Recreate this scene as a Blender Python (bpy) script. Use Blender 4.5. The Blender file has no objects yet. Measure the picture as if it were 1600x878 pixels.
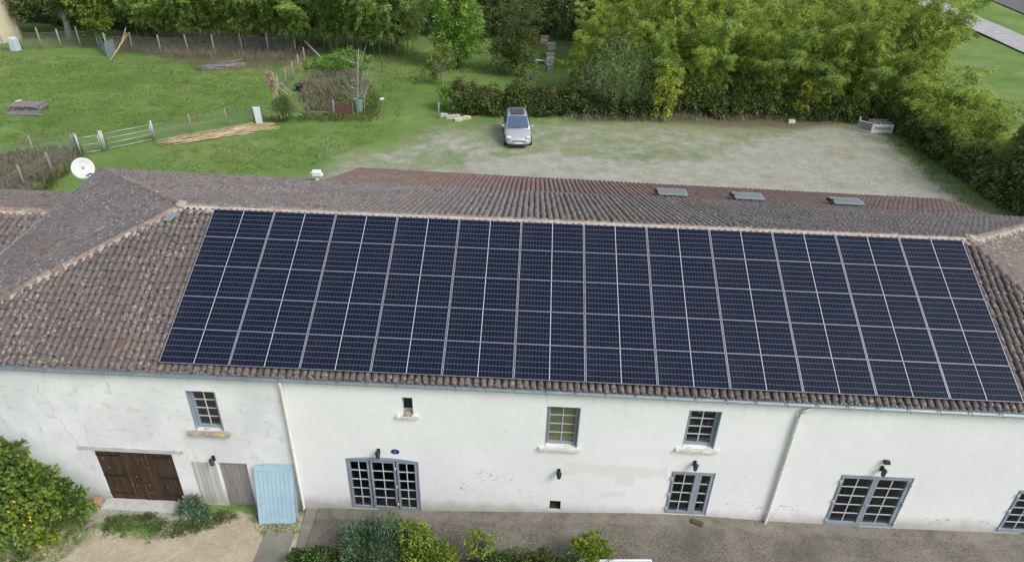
import bpy, bmesh, math, random
import numpy as np
from mathutils import Vector, Matrix
R = math.radians
sc = bpy.context.scene
COL = sc.collection
rng = np.random.default_rng(7)
random.seed(7)

# ------------------------------------------------------------------ camera model
F_PX, YAW, PITCH, ROLL = 1090.0, -0.0253695, 0.5521501, 0.0301693
CAM = Vector((9.0956, -17.8331, 16.1730))
def cam_axes():
    f = Vector((math.sin(YAW)*math.cos(PITCH), math.cos(YAW)*math.cos(PITCH), -math.sin(PITCH)))
    r = Vector((math.cos(YAW), -math.sin(YAW), 0)); u = r.cross(f)
    return (r*math.cos(ROLL)+u*math.sin(ROLL), -r*math.sin(ROLL)+u*math.cos(ROLL), f)
AX = cam_axes()
def G(u, v, z=0.0):
    """place on the horizontal plane z that was surveyed from the photograph"""
    d = AX[2] + AX[0]*((u-800)/F_PX) - AX[1]*((v-439)/F_PX)
    t = (z-CAM.z)/d.z
    p = CAM + d*t
    return Vector((p.x, p.y, z))
cd = bpy.data.cameras.new('camera'); cam = bpy.data.objects.new('camera', cd); COL.objects.link(cam)
cam.matrix_world = Matrix(((AX[0].x, AX[1].x, -AX[2].x, CAM.x), (AX[0].y, AX[1].y, -AX[2].y, CAM.y), (AX[0].z, AX[1].z, -AX[2].z, CAM.z), (0, 0, 0, 1)))
cd.sensor_width = 36; cd.lens = 36*F_PX/1600; cd.clip_end = 3000; cd.clip_start = .1
sc.camera = cam

# ------------------------------------------------------------------ node helpers
class NT:
    def __init__(s, name):
        s.m = bpy.data.materials.new(name); s.m.use_nodes = True
        s.t = s.m.node_tree; s.t.nodes.clear()
        s.out = s.t.nodes.new('ShaderNodeOutputMaterial')
    def n(s, typ, ins=None, **k):
        nd = s.t.nodes.new(typ)
        for a, b in k.items(): setattr(nd, a, b)
        for a, b in (ins or {}).items(): s.set(nd.inputs[a], b)
        return nd
    def set(s, sock, v):
        if isinstance(v, bpy.types.NodeSocket): s.t.links.new(v, sock)
        elif isinstance(v, (tuple, list)) and sock.type == 'RGBA' and len(v) == 3: sock.default_value = (*v, 1)
        else: sock.default_value = v
    def math(s, op, a, b=0.0, c=0.0, clamp=False):
        nd = s.n('ShaderNodeMath', operation=op, use_clamp=clamp)
        s.set(nd.inputs[0], a); s.set(nd.inputs[1], b); s.set(nd.inputs[2], c)
        return nd.outputs[0]
    def co(s): return s.n('ShaderNodeTexCoord').outputs['Object']
    def xyz(s, v=None):
        nd = s.n('ShaderNodeSeparateXYZ', {0: v or s.co()}); return nd.outputs
    def scale(s, v, sx, sy, sz):
        nd = s.n('ShaderNodeMapping'); s.set(nd.inputs[0], v); nd.inputs['Scale'].default_value = (sx, sy, sz); return nd.outputs[0]
    def noise(s, scale, detail=4, vec=None, rough=.55, dist=0.0):
        nd = s.n('ShaderNodeTexNoise', {'Scale': scale, 'Detail': detail, 'Roughness': rough, 'Distortion': dist})
        s.set(nd.inputs['Vector'], vec or s.co()); return nd.outputs[0]
    def vor(s, scale, vec=None, out='Distance', feat='F1'):
        nd = s.n('ShaderNodeTexVoronoi', {'Scale': scale}, feature=feat); s.set(nd.inputs['Vector'], vec or s.co()); return nd.outputs[out]
    def ramp(s, f, *st, interp='LINEAR'):
        nd = s.n('ShaderNodeValToRGB'); s.set(nd.inputs[0], f); cr = nd.color_ramp; cr.interpolation = interp
        while len(cr.elements) < len(st): cr.elements.new(.5)
        for e, (p, c) in zip(cr.elements, st):
            e.position = p; e.color = (c, c, c, 1) if isinstance(c, (int, float)) else (*c, 1)
        return nd.outputs[0]
    def step(s, f, a, b):
        return s.n('ShaderNodeMapRange', {0: f, 1: a, 2: b, 3: 0.0, 4: 1.0}, interpolation_type='SMOOTHSTEP').outputs[0]
    def mix(s, f, a, b, mode='MIX'):
        nd = s.n('ShaderNodeMix', data_type='RGBA', blend_type=mode)
        s.set(nd.inputs[0], f); s.set(nd.inputs[6], a); s.set(nd.inputs[7], b); return nd.outputs[2]
    def attr(s, name, out='Fac', typ='GEOMETRY'): return s.n('ShaderNodeAttribute', attribute_name=name, attribute_type=typ).outputs[out]
    def objrand(s): return s.n('ShaderNodeObjectInfo').outputs['Random']
    def bump(s, h, strength=.3, dist=.02): return s.n('ShaderNodeBump', {'Height': h, 'Strength': strength, 'Distance': dist}).outputs[0]
    def done(s, col, rough=.8, metal=0.0, normal=None, spec=.5, trans=None, coat=None):
        p = s.n('ShaderNodeBsdfPrincipled', {'Base Color': col, 'Roughness': rough, 'Metallic': metal, 'Specular IOR Level': spec})
        if normal is not None: s.set(p.inputs['Normal'], normal)
        if coat: p.inputs['Coat Weight'].default_value = coat
        o = p.outputs[0]
        if trans:
            tr = s.n('ShaderNodeBsdfTranslucent', {'Color': col})
            o = s.n('ShaderNodeMixShader', {0: trans, 1: o, 2: tr.outputs[0]}).outputs[0]
        s.t.links.new(o, s.out.inputs[0]); return s.m
def plain(name, col, rough=.7, metal=0.0, var=.12, sc_=6.0, bump=.0, spec=.5, coat=None):
    t = NT(name); n = t.noise(sc_, 5)
    c = t.mix(t.ramp(n, (.3, 0.0), (.7, 1.0)), tuple(x*(1-var) for x in col), tuple(min(1, x*(1+var)) for x in col))
    return t.done(c, rough, metal, t.bump(t.noise(sc_*8, 4), bump) if bump else None, spec, coat=coat)
def srgb(r, g, b):
    f = lambda c: (c/255/12.92) if c/255 <= .04045 else ((c/255+.055)/1.055)**2.4
    return (f(r), f(g), f(b))

# ------------------------------------------------------------------ mesh helpers
class MB:
    """collects shapes; build() links them as one mesh object"""
    def __init__(s): s.v = []; s.f = []; s.r = []; s.cur = 0.0; s.sm = []
    def add(s, vs, fs, rnd=None, smooth=False):
        o = len(s.v); s.v += [tuple(p) for p in vs]
        for f in fs:
            s.f.append(tuple(o+i for i in f)); s.r.append(s.cur if rnd is None else rnd); s.sm.append(smooth)
        return s
    def box(s, x0, x1, y0, y1, z0, z1, rnd=None):
        vs = [(x, y, z) for x in (x0, x1) for y in (y0, y1) for z in (z0, z1)]
        return s.add(vs, [(0, 1, 3, 2), (4, 6, 7, 5), (0, 4, 5, 1), (2, 3, 7, 6), (0, 2, 6, 4), (1, 5, 7, 3)], rnd)
    def obox(s, c, ex, ey, ez, rnd=None):
        c, ex, ey, ez = map(Vector, (c, ex, ey, ez))
        vs = [c+ex*a+ey*b+ez*d for a in (-1, 1) for b in (-1, 1) for d in (-1, 1)]
        return s.add(vs, [(0, 1, 3, 2), (4, 6, 7, 5), (0, 4, 5, 1), (2, 3, 7, 6), (0, 2, 6, 4), (1, 5, 7, 3)], rnd)
    def tube(s, pts, rad, n=8, caps=True, rnd=None, smooth=True):
        pts = [Vector(p) for p in pts]; rads = rad if isinstance(rad, (list, tuple)) else [rad]*len(pts)
        vs = []; fs = []
        for i, p in enumerate(pts):
            d = (pts[min(i+1, len(pts)-1)]-pts[max(i-1, 0)]).normalized()
            a = Vector((0, 0, 1)) if abs(d.z) < .9 else Vector((1, 0, 0))
            e1 = d.cross(a).normalized(); e2 = d.cross(e1)
            for k in range(n):
                t = 2*math.pi*k/n; vs.append(p+(e1*math.cos(t)+e2*math.sin(t))*rads[i])
        for i in range(len(pts)-1):
            for k in range(n): fs.append((i*n+k, i*n+(k+1) % n, (i+1)*n+(k+1) % n, (i+1)*n+k))
        if caps: fs += [tuple(range(n-1, -1, -1)), tuple((len(pts)-1)*n+k for k in range(n))]
        return s.add(vs, fs, rnd, smooth)
    def bar(s, a, b, w, h=None, rnd=None):
        a, b = Vector(a), Vector(b); d = (b-a); L = d.length/2; d.normalize()
        up = Vector((0, 0, 1)) if abs(d.z) < .95 else Vector((0, 1, 0))
        e = d.cross(up).normalized(); u = e.cross(d)
        return s.obox((a+b)/2, d*L, e*w/2, u*(h or w)/2, rnd)
    def lathe(s, prof, c=(0, 0, 0), n=20, rnd=None):
        vs = [(c[0]+r*math.cos(2*math.pi*k/n), c[1]+r*math.sin(2*math.pi*k/n), c[2]+z) for r, z in prof for k in range(n)]
        fs = [(i*n+k, i*n+(k+1) % n, (i+1)*n+(k+1) % n, (i+1)*n+k) for i in range(len(prof)-1) for k in range(n)]
        return s.add(vs, fs, rnd, True)
    def mesh(s, name, mat):
        me = bpy.data.meshes.new(name); me.from_pydata(s.v, [], s.f)
        me.polygons.foreach_set('use_smooth', s.sm)
        a = me.attributes.new('rnd', 'FLOAT', 'FACE'); a.data.foreach_set('value', s.r)
        me.materials.append(mat); me.update(); return me
    def build(s, name, mat, parent=None, bevel=0):
        o = link(name, s.mesh(name, mat), parent)
        if bevel:
            b = o.modifiers.new('b', 'BEVEL'); b.width = bevel; b.segments = 2; b.limit_method = 'ANGLE'
        return o
def link(name, me, parent=None):
    o = bpy.data.objects.new(name, me); COL.objects.link(o)
    if parent: o.parent = parent
    return o
def tag(o, label=None, cat=None, group=None, kind=None):
    for k, v in (('label', label), ('category', cat), ('group', group), ('kind', kind)):
        if v: o[k] = v
    return o
def thing(name, label, cat, loc=(0, 0, 0), rz=0, group=None):
    o = bpy.data.objects.new(name, None); COL.objects.link(o); o.location = loc; o.rotation_euler = (0, 0, rz); o.empty_display_size = .2
    return tag(o, label, cat, group)
def copy_tree(o, parent=None):
    c = o.copy(); COL.objects.link(c)
    if parent: c.parent = parent
    for ch in list(o.children): copy_tree(ch, c)
    return c
def struct(o): o['kind'] = 'structure'; return o
def raw(name, V, Fq, mat, attrs, parent=None, tri=False):
    """fast quads from numpy arrays"""
    me = bpy.data.meshes.new(name); k = 3 if tri else 4
    me.vertices.add(len(V)); me.vertices.foreach_set('co', np.asarray(V, np.float32).ravel())
    nf = len(Fq); me.loops.add(nf*k); me.loops.foreach_set('vertex_index', np.asarray(Fq, np.int32).ravel())
    me.polygons.add(nf); me.polygons.foreach_set('loop_start', np.arange(0, nf*k, k, dtype=np.int32))
    me.update(calc_edges=True)
    for n_, a in attrs.items():
        t = me.attributes.new(n_, 'FLOAT', 'FACE'); t.data.foreach_set('value', np.asarray(a, np.float32))
    me.materials.append(mat); return link(name, me, parent)
# ------------------------------------------------------------------ materials
M = {}
def tile_mat(name, c0, c1, c2, lichen, amount):
    t = NT(name); r = t.attr('rnd'); co = t.co()
    base = t.ramp(r, (0.0, c0), (.45, c1), (.90, c1), (.97, c2), (1.0, c2))
    big = t.noise(.55, 4, co); base = t.mix(t.step(big, .35, .7), base, tuple(x*.78 for x in c1))
    base = t.mix(t.math('MULTIPLY', t.step(t.noise(17.0, 4, co, .7), .5, .7), .45), base, tuple(x*.55 for x in c1))
    ln = t.math('MULTIPLY', t.math('MULTIPLY', t.step(t.noise(11.0, 5, co, .75), .53, .62), t.step(t.noise(1.1, 3, co), .3, .6)), amount)
    base = t.mix(ln, base, lichen)
    rd = t.math('MULTIPLY', t.step(t.noise(4.3, 4, co, .7), .6, .7), .35); base = t.mix(rd, base, c2)
    dk = t.step(t.noise(3.1, 5, co, .7), .58, .72)
    base = t.mix(t.math('MULTIPLY', dk, .6), base, (.045, .04, .036))
    return t.done(base, .92, 0, t.bump(t.noise(40, 4, co), .5, .01), .2)
M['tile_front'] = tile_mat('weathered_canal_tile', (.105, .092, .086), (.16, .142, .132), (.215, .14, .11), (.42, .395, .37), .9)
M['tile_grey'] = tile_mat('grey_lichen_tile', (.115, .10, .095), (.195, .175, .165), (.24, .185, .165), (.46, .45, .445), .85)
M['tile_brown'] = tile_mat('brown_red_tile', (.14, .095, .085), (.23, .162, .143), (.24, .16, .138), (.33, .30, .28), .5)
M['tile_pale'] = tile_mat('pale_mixed_tile', (.11, .095, .085), (.19, .165, .148), (.27, .17, .13), (.44, .42, .385), .8)
M['ridge'] = tile_mat('ridge_tile', (.15, .115, .10), (.26, .21, .185), (.33, .20, .155), (.52, .48, .43), .8)
def mortar():
    t = NT('lime_mortar'); n = t.noise(6, 6, None, .7)
    return t.done(t.ramp(n, (.3, (.24, .20, .17)), (.55, (.40, .355, .31)), (.75, (.55, .51, .46))), .95, 0, t.bump(t.noise(25, 5), .8, .02), .2)
M['mortar'] = mortar()
def wallmat():
    t = NT('limewashed_render'); co = t.co(); X, Y, Z = t.xyz(co)
    def AND(*a):
        r = a[0]
        for b in a[1:]: r = t.math('MULTIPLY', r, b)
        return r
    def band(v, a, b, s=.05): return AND(t.step(v, a-s, a+s), t.math('SUBTRACT', 1.0, t.step(v, b-s, b+s)))
    wn = t.noise(1.7, 3, co); Xw = t.math('ADD', X, t.math('MULTIPLY', t.math('SUBTRACT', wn, .5), .5)); Zw = t.math('ADD', Z, t.math('MULTIPLY', t.math('SUBTRACT', t.noise(2.3, 3, co), .5), .4))
    c = t.mix(t.step(t.noise(.5, 4, co), .3, .7), (.785, .797, .797), (.84, .85, .85))
    # left third: older, greyer wash
    left = t.math('SUBTRACT', 1.0, t.step(X, 2.98, 3.02))
    c = t.mix(left, c, t.mix(t.step(t.noise(.8, 5, co), .35, .7), (.67, .69, .70), (.80, .82, .83)))
    streak = t.noise(1.0, 6, t.scale(co, 5.0, 5.0, 1.4), .65)
    c = t.mix(AND(left, t.step(streak, .57, .72), .6), c, (.50, .50, .49))
    c = t.mix(AND(t.step(streak, .58, .78), .28), c, (.60, .59, .55))
    worn = AND(left, t.step(t.noise(2.2, 7, t.scale(co, 1, 1, 2.4), .66), .53, .70), band(Zw, 2.3, 4.3, .25))
    c = t.mix(AND(worn, .6), c, (.50, .50, .49))
    # cream repaint patches
    p1 = AND(band(X, 10.3, 13.05, .02), band(Zw, 1.95, 2.35, .03)); p2 = AND(band(X, 11.7, 12.2, .02), band(Zw, 1.65, 2.0, .04)); p3 = AND(band(Xw, 11.3, 12.0, .05), band(Zw, 1.1, 1.35, .05))
    c = t.mix(AND(p1, .8), c, (.765, .75, .70)); c = t.mix(AND(p2, .6), c, (.74, .71, .63)); c = t.mix(AND(p3, .5), c, (.74, .71, .65))
    # flaked spots
    fl = t.step(t.noise(7.5, 5, t.scale(co, 1, 1, 1.5), .65), .58, .62)
    z1 = AND(band(X, 7.9, 9.0, .12), band(Z, 1.5, 1.9, .1)); z2 = AND(band(X, 6.7, 9.4, .2), band(Z, 1.0, 1.6, .1), t.step(t.noise(2.1, 2, co), .5, .6)); z3 = AND(band(X, 14.8, 16.8, .2), band(Z, .95, 1.2, .07)); z4 = AND(band(X, 20.3, 22.2, .2), band(Z, .7, .95, .07))
    z = t.math('MAXIMUM', t.math('MAXIMUM', z1, z2), t.math('MAXIMUM', z3, z4))
    c = t.mix(AND(z, fl, .85), c, (.36, .355, .34))
    # damp splash band along the foot
    foot = t.math('SUBTRACT', 1.0, t.step(t.math('ADD', t.math('SUBTRACT', Z, t.math('MULTIPLY', X, .022)), t.math('MULTIPLY', t.noise(2.5, 6, co, .7), -.7)), -.35, .3))
    c = t.mix(AND(foot, .8), c, (.40, .385, .34))
    # rain runs below the gutter
    run = AND(t.step(t.noise(1.0, 5, t.scale(co, 9.0, 9.0, .5), .6), .55, .75), t.step(Z, 3.6, 4.8), .35)
    c = t.mix(run, c, (.52, .52, .50))
    # crack
    path = t.math('ADD', t.math('MULTIPLY', Z, -.17), t.math('MULTIPLY', t.math('SUBTRACT', t.noise(1.6, 5, t.scale(co, .01, .01, 1.0)), .5), 1.1))
    d = t.math('ABSOLUTE', t.math('SUBTRACT', t.math('ADD', X, 2.62), path))
    cr = AND(t.math('SUBTRACT', 1.0, t.step(d, .004, .03)), band(Z, 1.7, 4.4, .3))
    c = t.mix(AND(cr, .35), c, (.36, .36, .36))
    h = t.math('ADD', t.math('MULTIPLY', t.noise(2.0, 5, co), 1.0), t.math('MULTIPLY', t.noise(30, 3, co), .12))
    return t.done(c, .93, 0, t.bump(h, .45, .03), .2)
M['wall'] = wallmat()
M['blue_grey'] = plain('blue_grey_joinery', (.27, .315, .365), .55, var=.10, sc_=3)
M['muntin'] = plain('skylit_tint_bar', (.52, .58, .64), .55, var=.05)  # blue-grey made paler: skylight on the bar tops put into the colour
M['zinc'] = plain('zinc_gutter', (.27, .315, .34), .45, .35, .15, 2)
M['downpipe'] = plain('cream_downpipe', (.68, .67, .62), .5, var=.06)
M['lintel'] = plain('concrete_lintel', (.5, .5, .49), .9, var=.15, bump=.3)
M['stone_sill'] = plain('pale_stone_sill', (.62, .60, .54), .95, var=.2, sc_=8, bump=.6)
def lichen_sill():
    t = NT('lichened_sill'); n = t.noise(9, 6, None, .7); x = t.xyz()[0]
    c = t.ramp(n, (.3, (.24, .21, .17)), (.6, (.42, .38, .32)))
    return t.done(t.mix(t.step(t.noise(4, 4), .57, .66), c, (.60, .36, .12)), .95, 0, t.bump(n, .6), .2)
M['lichen_sill'] = lichen_sill()
def glassmat(name, col, rough=.06):
    t = NT(name); n = t.noise(.9, 2)
    return t.done(col, rough, 0, t.bump(n, .15, .05), .6)
def clearglass():
    t = NT('window_glass'); tr = t.n('ShaderNodeBsdfTransparent', {'Color': (.78, .78, .74)}); n = t.bump(t.noise(1.6, 2), .25, .05)
    gl = t.n('ShaderNodeBsdfGlossy', {'Color': (.9, .93, .95), 'Roughness': .05}); t.set(gl.inputs['Normal'], n)
    fr = t.n('ShaderNodeFresnel', {'IOR': 1.5}); f = t.math('MULTIPLY_ADD', fr.outputs[0], 1.3, .02, clamp=True)
    o = t.n('ShaderNodeMixShader', {0: f, 1: tr.outputs[0], 2: gl.outputs[0]}); t.t.links.new(o.outputs[0], t.out.inputs[0]); return t.m
M['glass'] = clearglass()
M['room_floor'] = plain('room_tiles', (.62, .53, .43), .7, var=.25, sc_=2)
M['glass_reflect_tint'] = glassmat('painted_reflection_glass', (.14, .15, .085), .12)  # pale greenish reflection of the landscape is put into the base colour
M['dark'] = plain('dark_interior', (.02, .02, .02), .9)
def planks(name, a, b, w=.12, axis=0, streak=.5, rough=.85, groove=.25):
    t = NT(name); co = t.co(); X = t.xyz(co)[axis]
    k = t.math('DIVIDE', X, w); idx = t.math('FLOOR', k); fr = t.math('FRACT', k)
    wn = t.n('ShaderNodeTexWhiteNoise', {'W': idx}, noise_dimensions='1D').outputs[0]
    sv = [1.5, 1.5, 1.5]; sv[axis] = 26.0; sv[2] = 1.6 if axis != 2 else 26
    g = t.noise(1.0, 6, t.scale(co, *sv), .65)
    c = t.mix(t.math('MULTIPLY_ADD', g, 1.6, -.4, clamp=True), a, b)
    c = t.mix(t.math('MULTIPLY', wn, .35), c, tuple(x*.6 for x in a))
    edge = t.math('MINIMUM', fr, t.math('SUBTRACT', 1.0, fr))
    gv = t.math('SUBTRACT', 1.0, t.step(edge, .02, .07))
    c = t.mix(t.math('MULTIPLY', gv, groove*2), c, tuple(x*.25 for x in a))
    return t.done(c, rough, 0, t.bump(t.math('SUBTRACT', t.math('MULTIPLY', g, .3), gv), .6, .008), .25)
M['brown_planks'] = planks('dark_brown_boards', (.016, .010, .007), (.16, .10, .062), .125)
M['white_planks'] = planks('worn_white_boards', (.44, .44, .41), (.70, .71, .69), .13, groove=.3)
M['grey_planks'] = planks('silvered_boards', (.21, .20, .195), (.42, .41, .40), .14, groove=.2)
def bluepaint():
    t = NT('sky_blue_paint'); n = t.noise(2.2, 6, None, .6)
    return t.done(t.ramp(n, (.3, (.31, .46, .56)), (.7, (.38, .53, .62))), .6, 0, t.bump(t.noise(20, 3), .1))
M['blue'] = bluepaint()
M['iron'] = plain('black_iron', (.02, .021, .024), .5, .3)
M['lantern_glass'] = plain('lantern_glass', (.12, .14, .17), .15)
M['plaque'] = plain('blue_enamel', (.025, .03, .22), .3)
M['white_paint'] = plain('white_paint', (.75, .77, .78), .5, var=.08)
M['dish'] = plain('dish_white', (.74, .76, .75), .45, var=.06, sc_=2)
M['alu'] = plain('anodised_frame', (.40, .405, .47), .38, .45, .05)
def cells():
    # object space: x along the long side (0..1.75), y along the short side
    t = NT('solar_cells'); X, Y, Z = t.xyz()
    def line(v, pitch, off, w):
        f = t.math('FRACT', t.math('DIVIDE', t.math('SUBTRACT', v, off), pitch)); e = t.math('MINIMUM', f, t.math('SUBTRACT', 1.0, f))
        return t.math('SUBTRACT', 1.0, t.step(t.math('MULTIPLY', e, pitch), w*.5, w*1.1))
    a = line(Y, .1602, -.013, .0058); b = line(t.math('ABSOLUTE', X), .0850, .010, .0042)
    bus = line(Y, .01602, .0, .0012)
    rnd = t.objrand(); n = t.noise(1.3, 3)
    cellx = t.math('FLOOR', t.math('DIVIDE', X, .0840)); celly = t.math('FLOOR', t.math('DIVIDE', Y, .1545))
    cv = t.n('ShaderNodeCombineXYZ', {0: cellx, 1: celly, 2: rnd}).outputs[0]
    wn = t.n('ShaderNodeTexWhiteNoise', {'Vector': cv}, noise_dimensions='3D').outputs[0]
    base = t.mix(wn, (.002, .0055, .017), (.004, .0085, .025))
    base = t.mix(t.math('MULTIPLY', rnd, .4), base, (.008, .009, .022))
    base = t.mix(t.math('MULTIPLY', bus, .25), base, (.06, .065, .10))
    base = t.mix(t.math('MULTIPLY', b, .8), base, (.07, .09, .13))
    base = t.mix(a, base, (.15, .17, .215))
    dust = t.step(t.noise(.7, 5, None, .6), .45, .8)
    base = t.mix(t.math('MULTIPLY', dust, .035), base, (.3, .28, .25))
    return t.done(base, .12, 0, None, .2)
M['cells'] = cells()
M['backsheet_bar'] = plain('white_centre_bar', (.46, .46, .53), .4, .0)
M['panel_back'] = plain('panel_underside', (.1, .1, .11), .7)
def metalpaint(): return NT('silver_car_paint').done((.50, .515, .545), .32, .35, None, .5, coat=.6)
M['silver'] = metalpaint()
M['car_glass'] = NT('car_glass').done((.07, .11, .18), .06, 0, None, .9)
M['sunroof_glass'] = NT('sunroof_glass').done((.006, .008, .014), .05, 0, None, .8)
M['black_trim'] = plain('black_trim', (.02, .02, .022), .6)
M['tyre'] = plain('tyre_rubber', (.018, .018, .018), .85)
M['rim'] = plain('alloy_rim', (.45, .45, .47), .35, .6)
M['lamp_lens'] = plain('headlight_lens', (.66, .72, .74), .12, 0, .05)
M['plate'] = plain('number_plate', (.7, .7, .68), .5)
M['post'] = planks('weathered_post', (.25, .235, .205), (.50, .475, .42), .3, streak=.7)
M['galv'] = plain('galvanised_steel', (.42, .44, .44), .5, .4, .12)
M['wood_pale'] = plain('pale_cut_cane', (.50, .40, .25), .8, var=.3, sc_=4)
M['wood_grey'] = plain('grey_pallet_wood', (.25, .23, .23), .9, var=.3, sc_=6, bump=.4)
M['rust'] = plain('rusty_red_metal', (.22, .055, .03), .8, var=.3, sc_=8)
M['silo'] = plain('cream_cladding', (.56, .50, .35), .75, var=.06, sc_=.8)
M['hive_white'] = plain('hive_white', (.66, .66, .63), .7)
M['hive_orange'] = plain('hive_ochre', (.62, .34, .14), .75, var=.2)
M['hive_grey'] = plain('hive_grey_lid', (.26, .30, .33), .6, .1)
M['hive_pale'] = plain('hive_pale_wood', (.58, .48, .33), .75, var=.15)
M['black_letter'] = plain('black_lettering', (.03, .035, .03), .7)
M['rubble'] = plain('pale_stone', (.58, .55, .46), .95, var=.22, sc_=5, bump=.5)
M['bark'] = plain('bark', (.13, .11, .09), .95, var=.35, sc_=10, bump=.8)
M['bark_pale'] = plain('pale_bark', (.36, .35, .33), .95, var=.3, sc_=10, bump=.5)
M['cane'] = plain('bamboo_culm', (.16, .19, .07), .6, var=.3, sc_=4)
M['terracotta'] = plain('terracotta', (.42, .25, .18), .85, var=.2)
M['brown_block'] = plain('brown_block', (.10, .07, .05), .9)
def meshwire(name, cell, col, w):
    t = NT(name); co = t.co(); X, Y, Z = t.xyz(co)
    def line(v): 
        f = t.math('FRACT', t.math('DIVIDE', v, cell)); e = t.math('MINIMUM', f, t.math('SUBTRACT', 1.0, f)); return t.math('LESS_THAN', e, w/cell)
    h = t.math('ADD', X, Y)
    a = t.math('MAXIMUM', line(h), line(Z))
    p = t.n('ShaderNodeBsdfPrincipled', {'Base Color': col, 'Roughness': .6, 'Metallic': .3}); tr = t.n('ShaderNodeBsdfTransparent')
    o = t.n('ShaderNodeMixShader', {0: a, 1: tr.outputs[0], 2: p.outputs[0]}); t.t.links.new(o.outputs[0], t.out.inputs[0]); return t.m
M['wire'] = meshwire('wire_netting', .10, (.26, .27, .25), .005)
M['wire_green'] = meshwire('green_netting', .10, (.16, .24, .18), .005)
def leafmat(name, dark, mid, light, accent=None, acc=.04, trans=.25, rough=.55, obj=.3):
    t = NT(name); r = t.attr('rnd'); c = t.attr('clu')
    f = t.math('MULTIPLY_ADD', c, .65, t.math('MULTIPLY', r, .35))
    f = t.math('ADD', f, t.math('MULTIPLY', t.math('SUBTRACT', t.objrand(), .5), obj))
    col = t.ramp(f, (.12, dark), (.5, mid), (.88, light))
    if accent: col = t.mix(t.math('LESS_THAN', r, acc), col, accent)
    return t.done(col, rough, 0, None, .25, trans=trans)
M['bamboo_l'] = leafmat('bamboo_leaf_deep', (.08, .145, .036), (.31, .45, .12), (.54, .66, .23), trans=.45)
M['bamboo_r'] = leafmat('bamboo_leaf_bright', (.09, .15, .026), (.33, .45, .08), (.58, .67, .16), trans=.45)
M['bamboo_f'] = leafmat('bamboo_leaf_front', (.13, .20, .05), (.30, .44, .10), (.52, .66, .20), trans=.45)
M['bamboo_y'] = leafmat('bamboo_leaf_yellow', (.16, .25, .035), (.34, .43, .06), (.52, .57, .10))
M['leaf_green'] = leafmat('fresh_green_leaf', (.11, .21, .04), (.23, .41, .08), (.38, .56, .14), trans=.4)
M['leaf_dark'] = leafmat('dark_leaf', (.035, .068, .023), (.11, .175, .052), (.23, .31, .10))
M['leaf_olive'] = leafmat('olive_leaf', (.06, .095, .028), (.15, .205, .06), (.26, .32, .105), trans=.35)
M['leaf_grey'] = leafmat('grey_green_leaf', (.13, .20, .075), (.28, .38, .15), (.42, .52, .24), trans=.4)
M['leaf_hedge'] = leafmat('hedge_leaf', (.05, .08, .026), (.125, .175, .05), (.225, .28, .08), (.24, .14, .06), .08)
M['leaf_yellow'] = leafmat('yellow_green_leaf', (.10, .15, .025), (.19, .26, .04), (.31, .38, .055))
M['leaf_vine'] = leafmat('vine_leaf', (.04, .08, .02), (.10, .18, .035), (.21, .30, .06))
M['leaf_conifer'] = leafmat('blue_green_needles', (.05, .10, .055), (.11, .19, .10), (.18, .29, .16), trans=.1)
M['dry'] = leafmat('dry_brown_stems', (.13, .12, .085), (.24, .22, .16), (.38, .35, .26), trans=.1)
M['plume'] = leafmat('pampas_plume', (.48, .37, .27), (.62, .50, .39), (.74, .63, .52), trans=.3)
M['grassblade'] = leafmat('grass_blades', (.10, .19, .04), (.155, .265, .06), (.23, .33, .09), (.26, .23, .12), .04)
M['weed'] = leafmat('weed_leaf', (.04, .08, .02), (.08, .15, .03), (.14, .22, .05))
M['flower'] = plain('yellow_flower', (.75, .58, .04), .6)
# ------------------------------------------------------------------ ground
def poly_sd(px, py, poly):
    """signed distance (positive inside) of points to a polygon"""
    P = np.asarray(poly, float); n = len(P); d = np.full(px.shape, 1e9); ins = np.zeros(px.shape, bool)
    for i in range(n):
        a = P[i]; b = P[(i+1) % n]; e = b-a; w0 = px-a[0]; w1 = py-a[1]
        t = np.clip((w0*e[0]+w1*e[1])/(e@e), 0, 1); d = np.minimum(d, np.hypot(w0-e[0]*t, w1-e[1]*t))
        c = ((a[1] <= py) & (b[1] > py)) | ((b[1] <= py) & (a[1] > py))
        with np.errstate(divide='ignore', invalid='ignore'): xi = a[0]+(py-a[1])/(b[1]-a[1]+1e-12)*e[0]
        ins ^= c & (px < xi)
    return np.where(ins, d, -d)
def gp(*l): return [tuple(G(u, v))[:2] for u, v in l]
GRAVEL = gp((600, 300), (640, 272), (700, 262), (730, 244), (690, 228), (672, 218), (690, 208), (712, 214), (770, 246), (850, 234), (900, 240), (960, 252), (1080, 250), (1130, 232), (1200, 212), (1290, 196), (1350, 205), (1400, 235), (1440, 268), (1500, 312), (1530, 345), (1200, 345), (800, 330))
SPARSE = gp((440, 300), (520, 235), (640, 215), (670, 195), (760, 190), (900, 186), (1100, 186), (1380, 186), (1430, 225), (1540, 310), (1560, 350), (900, 350))
LITTER = [gp((880, 196), (1000, 192), (1100, 202), (1250, 206), (1345, 196), (1390, 190), (1380, 150), (900, 160)), gp((230, 88), (310, 108), (420, 112), (480, 100), (520, 60), (200, 40), (140, 72)), gp((1380, 196), (1500, 300), (1600, 360), (1620, 300), (1440, 180)), gp((480, 182), (560, 182), (580, 130), (500, 112), (450, 140)), gp((0, 240), (110, 235), (100, 262), (40, 310), (0, 320))]
WOOD = [gp((760, 60), (900, 75), (930, 110), (960, 150), (1400, 150), (1440, 60), (1300, 0), (700, 0), (640, 30)), gp((0, 55), (620, 80), (640, 0), (0, 0))]
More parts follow.
